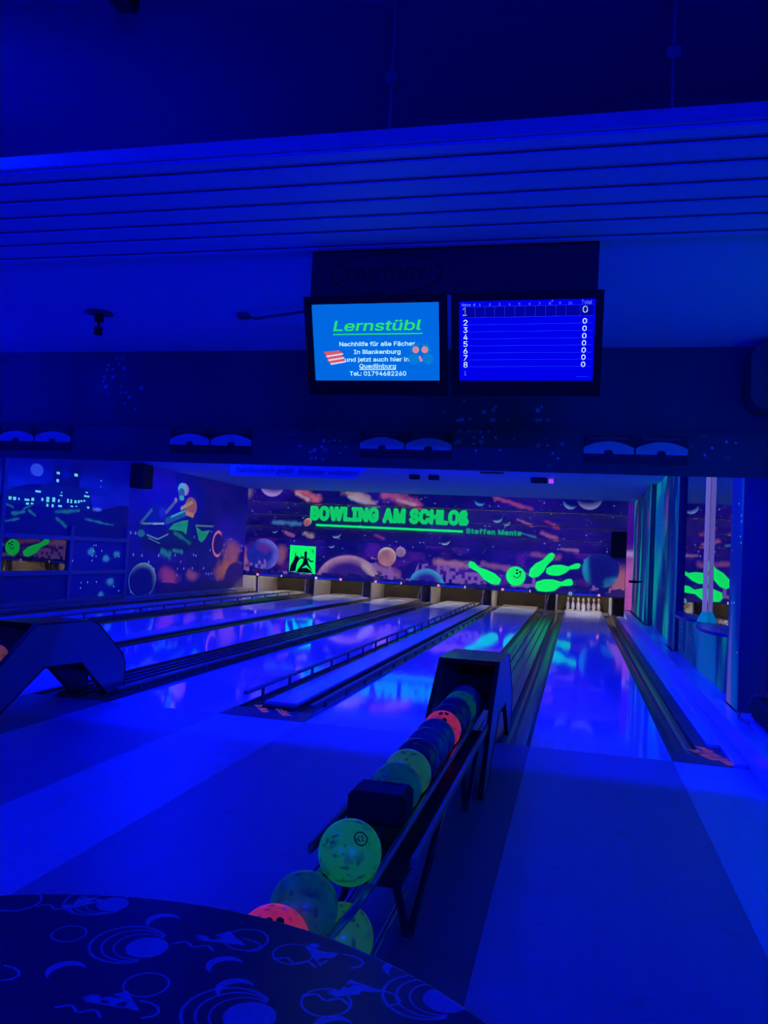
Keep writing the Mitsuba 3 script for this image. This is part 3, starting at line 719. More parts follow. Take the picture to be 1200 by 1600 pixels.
decal('pin_cutout', [(-2.75, 1.24), (-2.68, 1.33), (-2.56, 1.30), (-2.42, 1.16), (-2.21, 1.11), (-1.96, 1.01), (-1.77, .85), (-1.83, .70), (-2.04, .70), (-2.27, .82), (-2.45, 1.02), (-2.70, 1.14)],
      'bright green bowling pin picture lying left of the green ball', 'wall picture', 'green pin pictures on the mural')
decal('pin_cutout', [(-.48, 1.65), (-.39, 1.69), (-.30, 1.63), (-.36, 1.49), (-.52, 1.31), (-.60, 1.14), (-.74, .99), (-.90, .94), (-1.02, 1.0), (-.98, 1.19), (-.83, 1.36), (-.64, 1.47), (-.55, 1.57)],
      'bright green bowling pin picture tilted upright, nearest right of the green ball', 'wall picture', 'green pin pictures on the mural')
decal('pin_cutout', [(.41, 1.36), (.37, 1.43), (.25, 1.41), (.07, 1.32), (-.12, 1.36), (-.35, 1.34), (-.53, 1.24), (-.54, 1.11), (-.44, 1.05), (-.2, 1.04), (-.02, 1.12), (.12, 1.24), (.35, 1.27)],
      'bright green bowling pin picture lying level, middle of the three at right', 'wall picture', 'green pin pictures on the mural')
decal('pin_cutout', [(.22, .87), (.17, .98), (.04, .97), (-.10, .88), (-.34, .94), (-.57, .93), (-.80, .84), (-.82, .69), (-.75, .59), (-.51, .57), (-.28, .62), (-.12, .76), (.09, .78), (.20, .80)],
      'bright green bowling pin picture lying lowest of the three at right', 'wall picture', 'green pin pictures on the mural')
t = thing('ball_cutout', 'round green bowling ball picture with a smiling face of finger holes', 'wall picture')
put('cutout', wall_xz(affinity.translate(Point(0, 0).buffer(.275), -1.37, .97), END - .006, .008), 'm_print', t, emitter=glow(GREEN, .10, .92))
for dx, dz in ((.03, .17), (.12, .12), (.03, .08)):
    put('finger_hole', wall_xz(affinity.translate(affinity.scale(Point(0, 0).buffer(.032), 1.1, .8), -1.37 + dx, .97 + dz), END - .0145, .002), 'm_ink', t)
smile = LineString([(-.10 + .2 * u, -.02 - .09 * math.sin(math.pi * u) + .06 * u) for u in np.linspace(0, 1, 12)]).buffer(.010)
put('smile', wall_xz(affinity.translate(smile, -1.33, 1.0), END - .0145, .002), 'm_ink', t)
t = thing('wall_poster', 'square bright green poster with dark figures above the second pit from the left', 'poster')
put('sheet', wall_xz(Polygon([(-8.17, 1.52), (-7.35, 1.51), (-7.33, .68), (-8.16, .72)]), END - .006, .006), 'm_print', t, emitter=glow(GREEN, .10, .95))
fig = unary_union([Polygon([(-8.15, .72), (-8.12, .90), (-8.0, 1.12), (-7.92, 1.17), (-7.86, 1.10), (-7.93, .95), (-7.96, .74)]), Point(-7.94, 1.13).buffer(.07), LineString([(-7.92, 1.10), (-7.72, 1.18)]).buffer(.018), LineString([(-7.98, 1.2), (-7.99, 1.27)]).buffer(.012),
                   Polygon([(-7.74, .98), (-7.70, 1.14), (-7.60, 1.14), (-7.56, .98), (-7.45, .82), (-7.42, .76), (-7.55, .88), (-7.62, .95), (-7.70, .90), (-7.82, .78), (-7.92, .74)]), Point(-7.66, 1.30).buffer(.045), LineString([(-7.66, 1.26), (-7.66, 1.1)]).buffer(.035),
                   LineString([(-7.72, 1.12), (-7.80, 1.20)]).buffer(.016), LineString([(-7.58, 1.14), (-7.50, 1.06), (-7.42, 1.06)]).buffer(.018), LineString([(-7.46, 1.40), (-7.42, 1.33)]).buffer(.010), Polygon([(-7.95, .70), (-7.75, .84), (-7.62, .86), (-7.5, .80), (-7.38, .69)])])
put('figures', wall_xz(fig.intersection(sbox(-8.155, .71, -7.345, 1.5)), END - .0125, .002), 'm_ink', t)
t = thing('wall_sign', 'large green lettering BOWLING AM SCHLOß with an underline and a smaller name', 'sign')
m = heavy(spaced('BOWLING AM SCHLOß', 4.74, .36, .012), .034)
yy = END - .03
put('title', map_to(m, (-7.55, yy, 2.335), (1, 0, .008), (0, 0, 1), (0, -1, 0)), 'm_print', t, emitter=glow(srgb(10, 205, 75), .10, .9))
put('underline', bx(-7.38, -2.93, yy - .012, yy, 2.125, 2.195, .003), 'm_print', t, emitter=glow(srgb(10, 235, 90), .08, .95))
m = heavy(spaced('Steffen Mente', 1.56, .125, .012), .009)
put('name', map_to(m, (-2.83, yy, 2.125), (1, 0, 0), (0, 0, 1), (0, -1, 0)), 'm_print', t, emitter=glow(srgb(10, 175, 85), .05, .75))


def speaker(x0, x1, y0, y1, z0, z1, face, label):
    t = thing('wall_speaker', label, 'speaker')
    put('cabinet', bx(x0, x1, y0, y1, z0, z1, .02), 'm_black', t)
    cx, cz = (x0 + x1) / 2, (z0 + z1) / 2
    if face == 'y':
        put('grille', bx(x0 + .03, x1 - .03, y0 - .012, y0, z0 + .03, z1 - .03, .006), 'm_curtain', t)
    return t


speaker(1.19, 1.585, END - .30, END - .01, 1.63, 2.34, 'y', 'tall black loudspeaker at the right end of the mural')
speaker(XL + .02, XL + .36, 9.86, 10.3, 2.62, 3.17, 'y', 'black loudspeaker high on the painted left wall')

# ------------------------------------------------------------------ left wall: painting, glazed frame
wl = thing('wall_painting', 'painted left wall with a castle by night and a helmeted rider on a hovering motorcycle', 'mural')
put('panel', bx(XL, XL + .012, 5.0, END - .01, .16, CEIL - .004), 'm_mural_base', wl)
print_quad('print', [(XL + .016, END - .02, .16), (XL + .016, 5.0, .16), (XL + .016, 5.0, CEIL - .01), (XL + .016, END - .02, CEIL - .01)][::-1], P_LEFT, wl, .5)
fr = thing('partition_frame', 'grey-green frame with mirror and starry panes below the painted castle', 'frame')
fx0, fx1 = XL + .018, XL + .075
for y0, z0, z1 in ((5.75, .12, 2.86), (7.80, .12, 1.66), (9.88, .12, 1.66)):
    put('upright', bx(fx0, fx1, y0 - .05, y0 + .05, z0, z1, .006), 'm_frame', fr)
for z in (.15, .72, 1.41):
    for a, b in ((5.80, 7.75), (7.85, 9.83)):
        put('crossbar', bx(fx0, fx1 - .004, a, b, z - .045, z + .045, .006), 'm_frame', fr)
put('mirror_pane', bx(fx0, fx0 + .006, 5.80, 7.75, .765, 1.365), 'm_mirror_dim', fr, label='mirror reflecting the green pictures')
put('pane', bx(fx0, fx0 + .006, 5.80, 7.75, .195, .675), 'm_mural_base', fr)
for z0, z1 in ((.765, 1.365), (.195, .675)):
    k = put('pane', bx(fx0, fx0 + .006, 7.85, 9.83, z0, z1), 'm_mural_base', fr)
    print_quad('stars', [(fx0 + .010, 9.83, z0), (fx0 + .010, 7.85, z0), (fx0 + .010, 7.85, z1), (fx0 + .010, 9.83, z1)][::-1], P_PANE, k, .05)
k = put('plain_print', quad([(fx0 + .010, 7.75, .195), (fx0 + .010, 5.80, .195), (fx0 + .010, 5.80, .675), (fx0 + .010, 7.75, .675)])[0], 'm_mural_base', fr)

# ------------------------------------------------------------------ right wall: piers, parapet, mirror, post
def pier(x0, y0, y1, label, front=0.0):
    t = thing('wall_pier', label, 'pier')
    put('body', bx(x0, XR - .002, y0, y1, .0, CEIL - .002, .008), 'm_dark_wall', t)
    print_quad('painting', [(x0 - .004, y0 + .01, .20), (x0 - .004, y1 - .01, .20), (x0 - .004, y1 - .01, CEIL - .01), (x0 - .004, y0 + .01, CEIL - .01)][::-1], P_AUR, t, .1)
    if front:
        print_quad('painting', [(front, y0 - .004, .20), (XR - .01, y0 - .004, .20), (XR - .01, y0 - .004, CEIL - .01), (front, y0 - .004, CEIL - .01)], P_AUR, t, .05)
    return t


def aur_face(parent, x, y0, y1, z0, z1):
    print_quad('painting', [(x, y0, z0), (x, y1, z0), (x, y1, z1), (x, y0, z1)][::-1], P_AUR, parent, .1)


pier(1.76, 1.32, 1.93, 'nearest wall pier painted with blue-green aurora, right of the mirror')
pier(1.78, 6.4, 7.4, 'painted wall pier left of the mirror and low parapet', 1.85)
pier(1.79, 11.45, END - .02, 'farthest painted wall pier beside the mural')
aur_face('wall_right', 1.886, 7.42, 11.44, .20, CEIL - .01)
aur_face('wall_right', 1.996, -2.98, 1.30, .20, CEIL - .01)
t = thing('corner_column', 'pink and violet painted strip at the right end of the mural', 'column')
put('body', bx(1.605, 1.925, END - .01, END + .1, .205, CEIL - .004, .005), 'm_dark_wall', t)
print_quad('painting', [(1.61, END - .014, .21), (1.92, END - .014, .21), (1.92, END - .014, CEIL - .01), (1.61, END - .014, CEIL - .01)], P_PINK, t, .05)
t = thing('wall_parapet', 'low aurora-painted parapet with dark sill between the right piers', 'parapet')
put('body', bx(1.83, XR - .004, 1.935, 6.395, .0, .775), 'm_dark_wall', t)
aur_face(t, 1.826, 1.945, 6.385, .20, .775)
sill = sbox(1.81, 1.935, XR - .004, 6.395)
for yc in (3.1, 5.2):
    sill = sill.union(affinity.translate(affinity.scale(Point(0, 0).buffer(1, 24), .16, .70), 1.81, yc))
put('sill', map_to(poly_mesh(sill, .035), (0, 0, .775), (1, 0, 0), (0, 1, 0), (0, 0, 1)), 'm_sill', t)
e = math.radians(-1.0)
mx = lambda y: 1.86 + math.tan(e) * (y - 5)
t = thing('wall_mirror', 'tall wall mirror between the right piers reflecting the green pictures', 'mirror')
mp = [(mx(1.94), 1.94), (mx(6.39), 6.39), (mx(6.39) + .02, 6.39), (mx(1.94) + .02, 1.94)]
put('glass', map_to(poly_mesh(Polygon(mp), CEIL - .02 - .812), (0, 0, .812), (1, 0, 0), (0, 1, 0), (0, 0, 1)), 'm_mirror', t)
PY = 4.05
PXM = mx(PY) - .032
t = thing('painted_post', 'slim pale violet post standing on the sill against the mirror', 'post')
put('shaft', cyl((PXM, PY, (.812 + CEIL) / 2), .029, CEIL - .812, 'z', 16), 'm_print', t, 30, emitter=glow((.12, .10, .34), .03))
fv = lathe([(0, 0), (.085, 0), (.08, .03), (.05, .09), (.031, .13), (0, .13)], 20, (PXM, PY, .812)).vertices
put('foot', trimesh.convex.convex_hull(np.array([[min(v[0], PXM + .031), v[1], v[2]] for v in fv])), 'm_print', t, 30, emitter=glow((.0, .14, .34), .03))
t = thing('wall_bracket', 'small dark bracket lamp on the far painted pier', 'bracket')
put('arm', tube([(1.705, 12.0, 1.10), (1.50, 11.95, 1.11)], .015, 8), 'm_black', t)
put('head', bx(1.42, 1.62, 11.86, 12.04, 1.07, 1.12, .01), 'm_black', t)
t = thing('floor_box', 'dark box at the foot of the nearest painted pier, with a cable', 'box')
put('body', bx(1.80, 1.97, .25, 1.0, .202, .40, .03), 'm_black', t)
put('cable', tube([(1.90, .98, .34), (1.86, 1.10, .40), (1.83, 1.20, .34), (1.81, 1.27, .23), (1.76, 1.26, .210), (1.70, 1.0, .210), (1.74, .75, .210)], .008, 6), 'm_rail', t)

# ------------------------------------------------------------------ ball returns
def prof(pts, d, x):
    m = trimesh.creation.extrude_polygon(pts, d, engine='earcut')
    return map_to(m, (x, 0, 0), (0, 1, 0), (0, 0, 1), (1, 0, 0))


def ball_return(cx, label):
    t = thing('ball_return', label, 'ball return', 'ball returns between the lanes')
    side = Polygon([(-.82, .735), (-.06, .715), (.06, .675), (.50, .36), (.56, .26), (.56, .012), (.28, .012), (-.16, .35), (-.68, .37), (-1.30, .012), (-1.62, .012), (-1.22, .44)]).buffer(-.02).buffer(.02)
    for s in (-1, 1):
        sp = put('side_panel', prof(side, .022, cx + s * .2 - .011), 'm_hood', t)
        rim = side.exterior.buffer(.007)
        put('trim', prof(rim, .030, cx + s * .2 - .015), 'm_black_gloss', sp, label='glossy black trim')
    shell = Polygon([(-.83, .742), (-.06, .722), (.07, .682), (.51, .365), (.565, .262), (.565, .15), (.535, .15), (.535, .25), (.49, .345), (.05, .655), (-.07, .692), (-.83, .712)])
    put('hood', prof(shell, .376, cx - .188), 'm_black_gloss', t, label='glossy black hood')
    put('hood_back', bx(cx - .186, cx + .186, .10, .13, .36, .62), 'm_black', t)
    for s in (-1, 1):
        put('ball_rail', tube([(cx + s * .095, .05, .392), (cx + s * .095, -3.93, .374), (cx - .04 + s * .095, -4.0, .315), (cx - .078 + s * .095, -4.08, .276), (cx - .085 + s * .095, -4.62, .270)], .014, 10), 'm_steel', t, 40)
        put('side_rail', bx(cx + s * .19 - .010, cx + s * .19 + .010, -3.70, -1.2, .36, .40, .006), 'm_hood', t)
        put('lower_rail', tube([(cx + s * .095, -3.3, .12), (cx + s * .095, -4.6, .112)], .014, 10), 'm_steel', t, 40)
        for ya, ym, yb in ((-3.85, -3.45, -2.85), (-2.25, -1.85, -1.55)):
            put('leg_loop', tube([(cx + s * .17, ya, .35), (cx + s * .15, ym - .10, .07), (cx + s * .148, ym, .022), (cx + s * .15, ym + .10, .07), (cx + s * .17, yb, .35)], .016, 8), 'm_black_gloss', t, 40)
    put('front_leg', bx(cx - .16, cx + .01, -4.30, -4.22, .005, .252, .01), 'm_hood', t)
    put('tray', bx(cx - .16, cx + .16, -3.74, -1.15, .30, .325, .005), 'm_black', t)
    put('ball_stop', bx(cx - .125, cx + .105, -3.47, -3.27, .408, .535, .02), 'm_black', t, label='black padded stop block')
    return t


RX, LXC = -.4055, -4.1275
ball_return(RX, 'low ball return with glossy hood in front between the two right lanes, full of balls')
ball_return(LXC, 'low ball return with arched side at the left edge of the picture')


def ball_glow(col):
    def fn(p, n, uv):
        k = mikit.smoothstep(0.30, 0.42, mikit.fbm(p.x * 26, p.y * 26, p.z * 26, 3))
        scuff = mikit.smoothstep(0.74, 0.80, mikit.noise(p.x * 60, p.y * 90, p.z * 60))
        return mi.Color3f(col) * (0.55 + 0.45 * k) * (1 - 0.7 * scuff)
    return mikit.proc(fn)


GL = {'green': ball_glow(srgb(4, 82, 20)), 'lime': ball_glow(srgb(14, 66, 4)), 'red': ball_glow(srgb(140, 26, 8)), 'teal': ball_glow(srgb(0, 40, 34)), 'orange': ball_glow(srgb(95, 45, 28)), 'pine': ball_glow(srgb(0, 52, 32))}
SPH = trimesh.creation.uv_sphere(.108, count=[28, 56])


def sphere_uv():
    n, m = 24, 48
    th = np.linspace(0, np.pi, n + 1); ph = np.linspace(0, 2 * np.pi, m + 1)
    tt, pp = np.meshgrid(th, ph, indexing='ij')
    v = np.stack([np.sin(tt) * np.cos(pp), np.sin(tt) * np.sin(pp), np.cos(tt)], -1).reshape(-1, 3)
    uv = np.stack([pp / (2 * np.pi), tt / np.pi], -1).reshape(-1, 2)
    f = []
    for i in range(n):
        for j in range(m):
            a, b, c, d = i * (m + 1) + j, i * (m + 1) + j + 1, (i + 1) * (m + 1) + j + 1, (i + 1) * (m + 1) + j
            if i > 0: f.append([a, d, b])
            if i < n - 1: f.append([b, d, c])
    return v, np.array(f), uv


SV, SF, SUV = sphere_uv()


def ball(pos, col, label, mat='m_ball_glow', hole=None):
    t = thing('bowling_ball', label, 'bowling ball')
    pos = np.array(pos, float)
    em = {'type': 'area', 'radiance': GL[col], 'sampling_weight': .04} if col in GL else None
    if em:
        put('shell', (SV * .108 + pos, SF), mat, t, True, emitter=em, uv=SUV)
    else:
        put('shell', (SV * .108 + pos, SF), {'blue': 'm_ball_blue', 'navy': 'm_ball_navy'}[col], t, True)
    if hole is not None:
        d = np.array(hole, float); d /= np.linalg.norm(d)
        e1 = np.cross(d, [0, 0, 1.]); e1 /= np.linalg.norm(e1); e2 = np.cross(d, e1)
        for u, w in ((-.016, .0), (.016, .0), (0.0, .055)):
            q = d * .108 + e1 * u + e2 * w
            q = q / np.linalg.norm(q)
            h = cyl((0, 0, 0), .0115 if w == 0 else .0135, .004, 'z', 16)
            h.apply_transform(trimesh.geometry.align_vectors([0, 0, 1], q))
            h.apply_translation(pos + q * .1075)
            put('finger_hole', h, 'm_ink', t)
    return t


zb = .466
ball((RX, -3.85, zb - .020), 'green', 'bright green bowling ball with round emblem, frontmost before the black stop')
A = np.array([RX, -3.85, zb - .020])
d = CAM - A; d /= np.linalg.norm(d)
d = .70 * d + .36 * np.array([1., 0, 0]) + .50 * np.array([0, 0, 1.]); d /= np.linalg.norm(d)
e1 = np.cross(d, [0, 0, 1.]); e1 /= np.linalg.norm(e1); e2 = np.cross(e1, d)
ringm = poly_mesh(Point(0, 0).buffer(.024).difference(Point(0, 0).buffer(.0205)), .002)
tx = text_fit('55', .020, .018, True, .002); tx.apply_translation((-.010, -.009, 0))
put('emblem', map_to(join(ringm, tx), A + d * .1056, e1, e2, d), 'm_ink', 'bowling_ball', label='black ring emblem')
ball((RX - .078, -4.085, zb - .120), 'teal', 'dark teal bowling ball between the bright green and the front red ball')
ball((RX - .085, -4.335, zb - .125), 'red', 'orange-red bowling ball nearest to the table edge', hole=(.2, -.5, .9))
ball((RX + .005, -3.93, .197), 'lime', 'green bowling ball on the lower rails behind the table edge')
seq = [(-3.135, 'teal', 'dark teal bowling ball right behind the black stop'), (-2.895, 'lime', 'yellowish green bowling ball behind the dark teal one in the rack'), (-2.66, 'navy', 'dark navy bowling ball behind the yellowish green one'),
       (-2.40, 'blue', 'dark blue bowling ball in the middle of the row'), (-2.165, 'blue', 'dark blue bowling ball in front of the red one'), (-1.93, 'red', 'red bowling ball in the middle of the rack'),
       (-1.70, 'navy', 'black-blue bowling ball behind the red one'), (-1.47, 'navy', 'black-blue bowling ball in front of the pine green one'), (-1.22, 'pine', 'pine green bowling ball just before the hood'), (-.96, 'blue', 'blue bowling ball in the mouth of the hood')]
for y, c, l in seq:
    ball((RX, y, zb + .004 * (y + 3.8)), c, l, hole=(.1, -.35, .9) if c == 'red' else None)
ball((LXC, -1.02, zb + .010), 'orange', 'dull orange bowling ball in the left ball return')

# ------------------------------------------------------------------ table in front
TC, TR, TZ = (-.3766, -5.902), .856, .76
t = thing('round_table', 'round dark blue table printed with bowling motifs in the foreground', 'table')
prof_t = [(0, -.03), (TR - .02, -.03), (TR - .004, -.022), (TR, -.012), (TR - .003, -.003), (TR - .012, 0), (0, 0)]
put('top', lathe(prof_t, 96, (TC[0], TC[1], TZ)), 'm_table', t, 25)
put('edge_band', lathe([(TR - .001, -.021), (TR + .003, -.018), (TR + .003, -.008), (TR - .001, -.005)], 96, (TC[0], TC[1], TZ)), 'm_table_edge', t, 25)
put('column', lathe([(0, .02), (.05, .02), (.05, .72), (.16, .729), (0, .729)], 24, (TC[0], TC[1], 0)), 'm_black', t, 25)
put('foot', lathe([(0, 0), (.30, 0), (.30, .012), (.06, .03), (0, .03)], 32, (TC[0], TC[1], 0)), 'm_black', t, 25)

# ------------------------------------------------------------------ monitors and board above them
tilt = math.radians(20)
EZ = np.array([0, -math.cos(tilt), -math.sin(tilt)])      # out of the screen
EY = np.array([0, -math.sin(tilt), math.cos(tilt)])       # up the screen
EX = np.array([1., 0, 0])


def monitor(x0, x1, label, screen, skey):
    w, h = x1 - x0, .570
    t = thing('monitor', label, 'monitor', 'hanging monitors')
    o = np.array([x0, -2.17, 2.925]) - EY * h                  # lower left corner of the front
    loc = lambda m, dz=0.0: map_to(m, o + EZ * dz, EX, EY, EZ)
    sx0, sy0, sx1, sy1 = .042, .085, w - .042, h - .045
    put('housing', loc(bx(.01, w - .01, .01, h - .01, -.10, -.012, .012)), 'm_black', t)
    frame = sbox(0, 0, w, h).difference(sbox(sx0, sy0, sx1, sy1))
    put('bezel', loc(poly_mesh(frame, .026), -.014), 'm_black', t)
    sk = put('screen', loc(bx(sx0, sx1, sy0, sy1, -.012, -.004)), 'm_black', t, emitter=glow(screen, .25), label=skey)
    put('hanger', join(bx(x0 + w / 2 - .03, x0 + w / 2 + .03, -2.035, -2.005, 2.80, CEIL)), 'm_black', t)
    return sk, loc, (sx0, sy0, sx1, sy1)


def label_text(t, name, loc, items, col, k=1.0, label=None, w=.02):
    put(name, loc(join(*items), -.0035), 'm_black', t, emitter=glow(col, w, k), label=label)


def txt(s, cx, y, width, h, bold=True):
    m = text_fit(s, width, h, bold, .0015)
    m.apply_translation((cx - width / 2, y, 0))
    return m


def flat(poly, z=0.0):
    m = poly_mesh(poly, .0015)
    m.apply_translation((0, 0, z))
    return m


t, loc, (a0, b0, a1, b1) = monitor(-1.300, -.462, 'left hanging monitor showing a light blue tutoring advert', srgb(0, 105, 225), 'light blue lit screen')
W, H = a1 - a0, b1 - b0
X = lambda u: a0 + u * W
Yv = lambda v: b0 + (1 - v) * H
m = txt('Lernstübl', 0, 0, .69 * W, .125 * H)
m.vertices[:, 0] += .25 * m.vertices[:, 1]
m.apply_translation((X(.51), Yv(.345), 0))
label_text(t, 'headline', loc, [m, flat(sbox(X(.16), Yv(.40), X(.87), Yv(.385)))], srgb(40, 225, 105), 1, 'green slanted headline')
for ln in ([txt('Nachhilfe für alle Fächer', X(.51), Yv(.545), .60 * W, .052 * H, False), txt('In Blankenburg', X(.51), Yv(.648), .37 * W, .052 * H, False), txt('und jetzt auch hier in', X(.505), Yv(.748), .51 * W, .052 * H, False),
                                join(txt('Quedlinburg', X(.51), Yv(.835), .29 * W, .052 * H, False), flat(sbox(X(.365), Yv(.858), X(.655), Yv(.848)))), txt('Tel.: 01794682260', X(.51), Yv(.935), .45 * W, .056 * H, False)]):
    label_text(t, 'caption_line', loc, [heavy(ln, .0010)], srgb(185, 235, 250), 1, 'white caption line', .005)
bk = [Polygon([(X(.075 + .012 * i), Yv(.62 + .052 * i)), (X(.20 + .012 * i), Yv(.60 + .052 * i)), (X(.235 + .008 * i), Yv(.635 + .052 * i)), (X(.10 + .014 * i), Yv(.665 + .052 * i))]) for i in range(3)]
label_text(t, 'book_icon', loc, [flat(g) for g in bk], srgb(215, 90, 100), 1, 'picture of a stack of books')
label_text(t, 'book_pages', loc, [flat(Polygon([(X(.10 + .014 * i), Yv(.668 + .052 * i)), (X(.235 + .008 * i), Yv(.638 + .052 * i)), (X(.238 + .008 * i), Yv(.655 + .052 * i)), (X(.105 + .014 * i), Yv(.688 + .052 * i))]), .0004) for i in range(3)], srgb(235, 215, 235), 1)
heads = [Point(X(.815), Yv(.60)).buffer(.020), Point(X(.885), Yv(.60)).buffer(.020)]
label_text(t, 'pupil_icon', loc, [flat(g, .0005) for g in heads] + [flat(Polygon([(X(.835), Yv(.70)), (X(.845), Yv(.67)), (X(.87), Yv(.74)), (X(.85), Yv(.76))]), .0005)], srgb(205, 140, 150), 1, 'picture of two pupils')
label_text(t, 'pupil_clothes', loc, [flat(unary_union([affinity.scale(Point(X(.80), Yv(.72)).buffer(.035), 1, .9), affinity.scale(Point(X(.905), Yv(.72)).buffer(.035), 1, .9), LineString([(X(.78), Yv(.62)), (X(.79), Yv(.55)), (X(.835), Yv(.53))]).buffer(.008), LineString([(X(.87), Yv(.54)), (X(.91), Yv(.55)), (X(.92), Yv(.62))]).buffer(.008)]))], srgb(10, 135, 235), .8)

t, loc, (a0, b0, a1, b1) = monitor(-.434, .390, 'right hanging monitor showing a dark blue score table', srgb(0, 0, 232), 'deep blue lit screen')
W, H = a1 - a0, b1 - b0
rows_v = [.155, .285, .375, .465, .552, .640, .727, .815, .905]
label_text(t, 'first_row', loc, [flat(sbox(X(.03), Yv(.20), X(.985), Yv(.075)))], srgb(0, 0, 150), 1)
lines = [flat(sbox(X(.02), Yv(v) - .0007, X(.985), Yv(v) + .0007), .0004) for v in (.072, .203, .292, .380, .470, .557, .645, .733, .822)]
lines += [flat(sbox(X(u) - .0007, Yv(.20), X(u) + .0007, Yv(.075)), .0004) for u in (.12, .195, .268, .343, .418, .492, .567, .642, .718, .79, .89)]
lines += [flat(sbox(X(.88), Yv(.95), X(.97), Yv(.945)), .0004)]
label_text(t, 'table_lines', loc, lines, srgb(40, 60, 255), 1)
num = [txt('1', X(.045), Yv(.180), .025, .045)] + [txt(str(k + 2), X(.048), Yv(v + .015), .024, .030) for k, v in enumerate(rows_v[1:8])]
num += [txt('0', X(.927), Yv(.165), .030, .034)] + [txt('o', X(.927), Yv(v + .010), .024, .036) for v in rows_v[1:8]]
label_text(t, 'score_digits', loc, num, srgb(200, 225, 250), 1, 'white digits')
hd = [txt('Name', X(.055), Yv(.062), .05, .016, False), txt('#', X(.115), Yv(.062), .012, .014, False), txt('Total', X(.935), Yv(.062), .055, .020, False)] + [txt(str(k + 1), X(.157 + .0735 * k), Yv(.062), .009 if k < 9 else .018, .013, False) for k in range(10)]
hd += [txt('1', X(.045), Yv(.93), .010, .022, False), txt('F', X(.69), Yv(.035), .008, .012, False)]
label_text(t, 'header_text', loc, hd, srgb(105, 130, 255), 1)

t = thing('sign_board', 'dark board with black oval lettering hanging above the two monitors', 'sign')
put('board', bx(-1.272, .356, -2.145, -2.12, 2.932, CEIL, .003), 'm_sign_board', t)
oval = affinity.scale(Point(0, 0).buffer(1, 32), .33, .125)
oval = oval.difference(affinity.scale(oval, .95, .90))
put('oval', wall_xz(affinity.translate(oval, -.82, 3.055), -2.145, .001), 'm_ink', t)
put('lettering', map_to(text_fit('FACTORY', .47, .075, True, .001), (-1.055, -2.145, 3.015), EX, (0, 0, 1), (0, -1, 0)), 'm_ink', t)

# ------------------------------------------------------------------ record boards on the bulkhead
def record_board(cx, label):
    t = thing('record_board', label, 'record board', 'lane record boards on the bulkhead')
    w, z0, z1 = .385, 2.262, 2.482
    put('board', bx(cx - w / 2, cx + w / 2, .052, .065, z0, z1, .002), 'm_record_dark', t)
    pts = [(-w / 2, 2.335)] + [(u * w, 2.385 + .050 * (1 - (2 * u) ** 2)) for u in np.linspace(-.5, .5, 17)] + [(w / 2, 2.335)]
    arc = Polygon(pts).difference(Polygon([(-.034, 2.33), (.034, 2.33), (.034, 2.352), (.02, 2.366), (-.02, 2.366), (-.034, 2.352)]))
    put('pale_field', wall_xz(affinity.translate(arc, cx, 0), .0518, .002), 'm_record_arc', t, label='pale arched field')
    put('lettering', map_to(text_fit('BAHNREKORD', .29, .022, True, .001), (cx - .145, .0518, 2.449), EX, (0, 0, 1), (0, -1, 0)), 'm_record_text', t)
    put('name_lines', join(bx(cx - .14, cx - .09, .0508, .052, 2.318, 2.322), bx(cx + .03, cx + .08, .0508, .052, 2.318, 2.322)), 'm_record_text', t)


for cx, where in ((-4.730, 'leftmost pair'), (-2.920, 'second pair from the left'), (-1.140, 'third pair, below the left monitor'), (.712, 'rightmost pair')):
    record_board(cx - .20, f'lane record board with pale arch, left one of the {where}')
    record_board(cx + .20, f'lane record board with pale arch, right one of the {where}')

# ------------------------------------------------------------------ things on the ceiling
def rod(x, label):
    t = thing('hanger_rod', label, 'rod', 'hanger rods of the suspended ceiling')
    put('rod', cyl((x, -3.26, 3.56), .010, .60, 'z', 10), 'm_steel', t, 40)
    put('clamp', bx(x - .03, x + .03, -3.28, -3.24, 3.49, 3.54, .006), 'm_steel', t)
    put('nut', cyl((x, -3.26, 3.265), .022, .03, 'z', 6), 'm_steel', t)


rod(-.556, 'thin hanger rod above the left monitor')
rod(.600, 'thin hanger rod above the right edge of the right monitor')
t = thing('ceiling_spot', 'small dark spot lamp under a round plate on the ceiling at left', 'spot lamp')
cxs, cys = -3.36, -1.09
put('plate', lathe([(0, 0), (.10, 0), (.105, -.008), (.02, -.018), (0, -.018)], 28, (cxs, cys, CEIL)), 'm_dark_plastic', t, 30)
put('mount', cyl((cxs, cys, CEIL - .045), .035, .05, 'z', 16), 'm_black', t, 30)
put('stem', cyl((cxs, cys, CEIL - .095), .010, .06, 'z', 10), 'm_black', t)
put('head', cyl((cxs, cys, CEIL - .145), .032, .055, 'z', 16), 'm_black', t, 30)
t = thing('ceiling_bracket', 'small dark ceiling box with a thin conduit leading to the monitors', 'conduit')
put('box', bx(-2.25, -2.16, -1.03, -.96, CEIL - .04, CEIL, .008), 'm_dark_plastic', t)
put('conduit', tube([(-2.16, -1.0, CEIL - .025), (-2.10, -1.02, CEIL - .05), (-1.4, -1.25, CEIL - .05)], .011, 8), 'm_dark_plastic', t, 40)
t = thing('ceiling_light', 'small spot under the dark beam at the top left', 'spot lamp')
put('head', bx(-1.78, -1.68, -3.55, -3.45, 3.80, 3.86, .01), 'm_black', t)
t = thing('hall_speaker', 'dark rounded speaker box high at the right edge before the bulkhead', 'speaker')
g = sbox(1.50, 2.66, 1.99, 3.16).buffer(-.12).buffer(.12)
put('cabinet', map_to(poly_mesh(g, .24), (0, .055, 0), (1, 0, 0), (0, 0, 1), (0, -1, 0)), 'm_dark_wall', t)
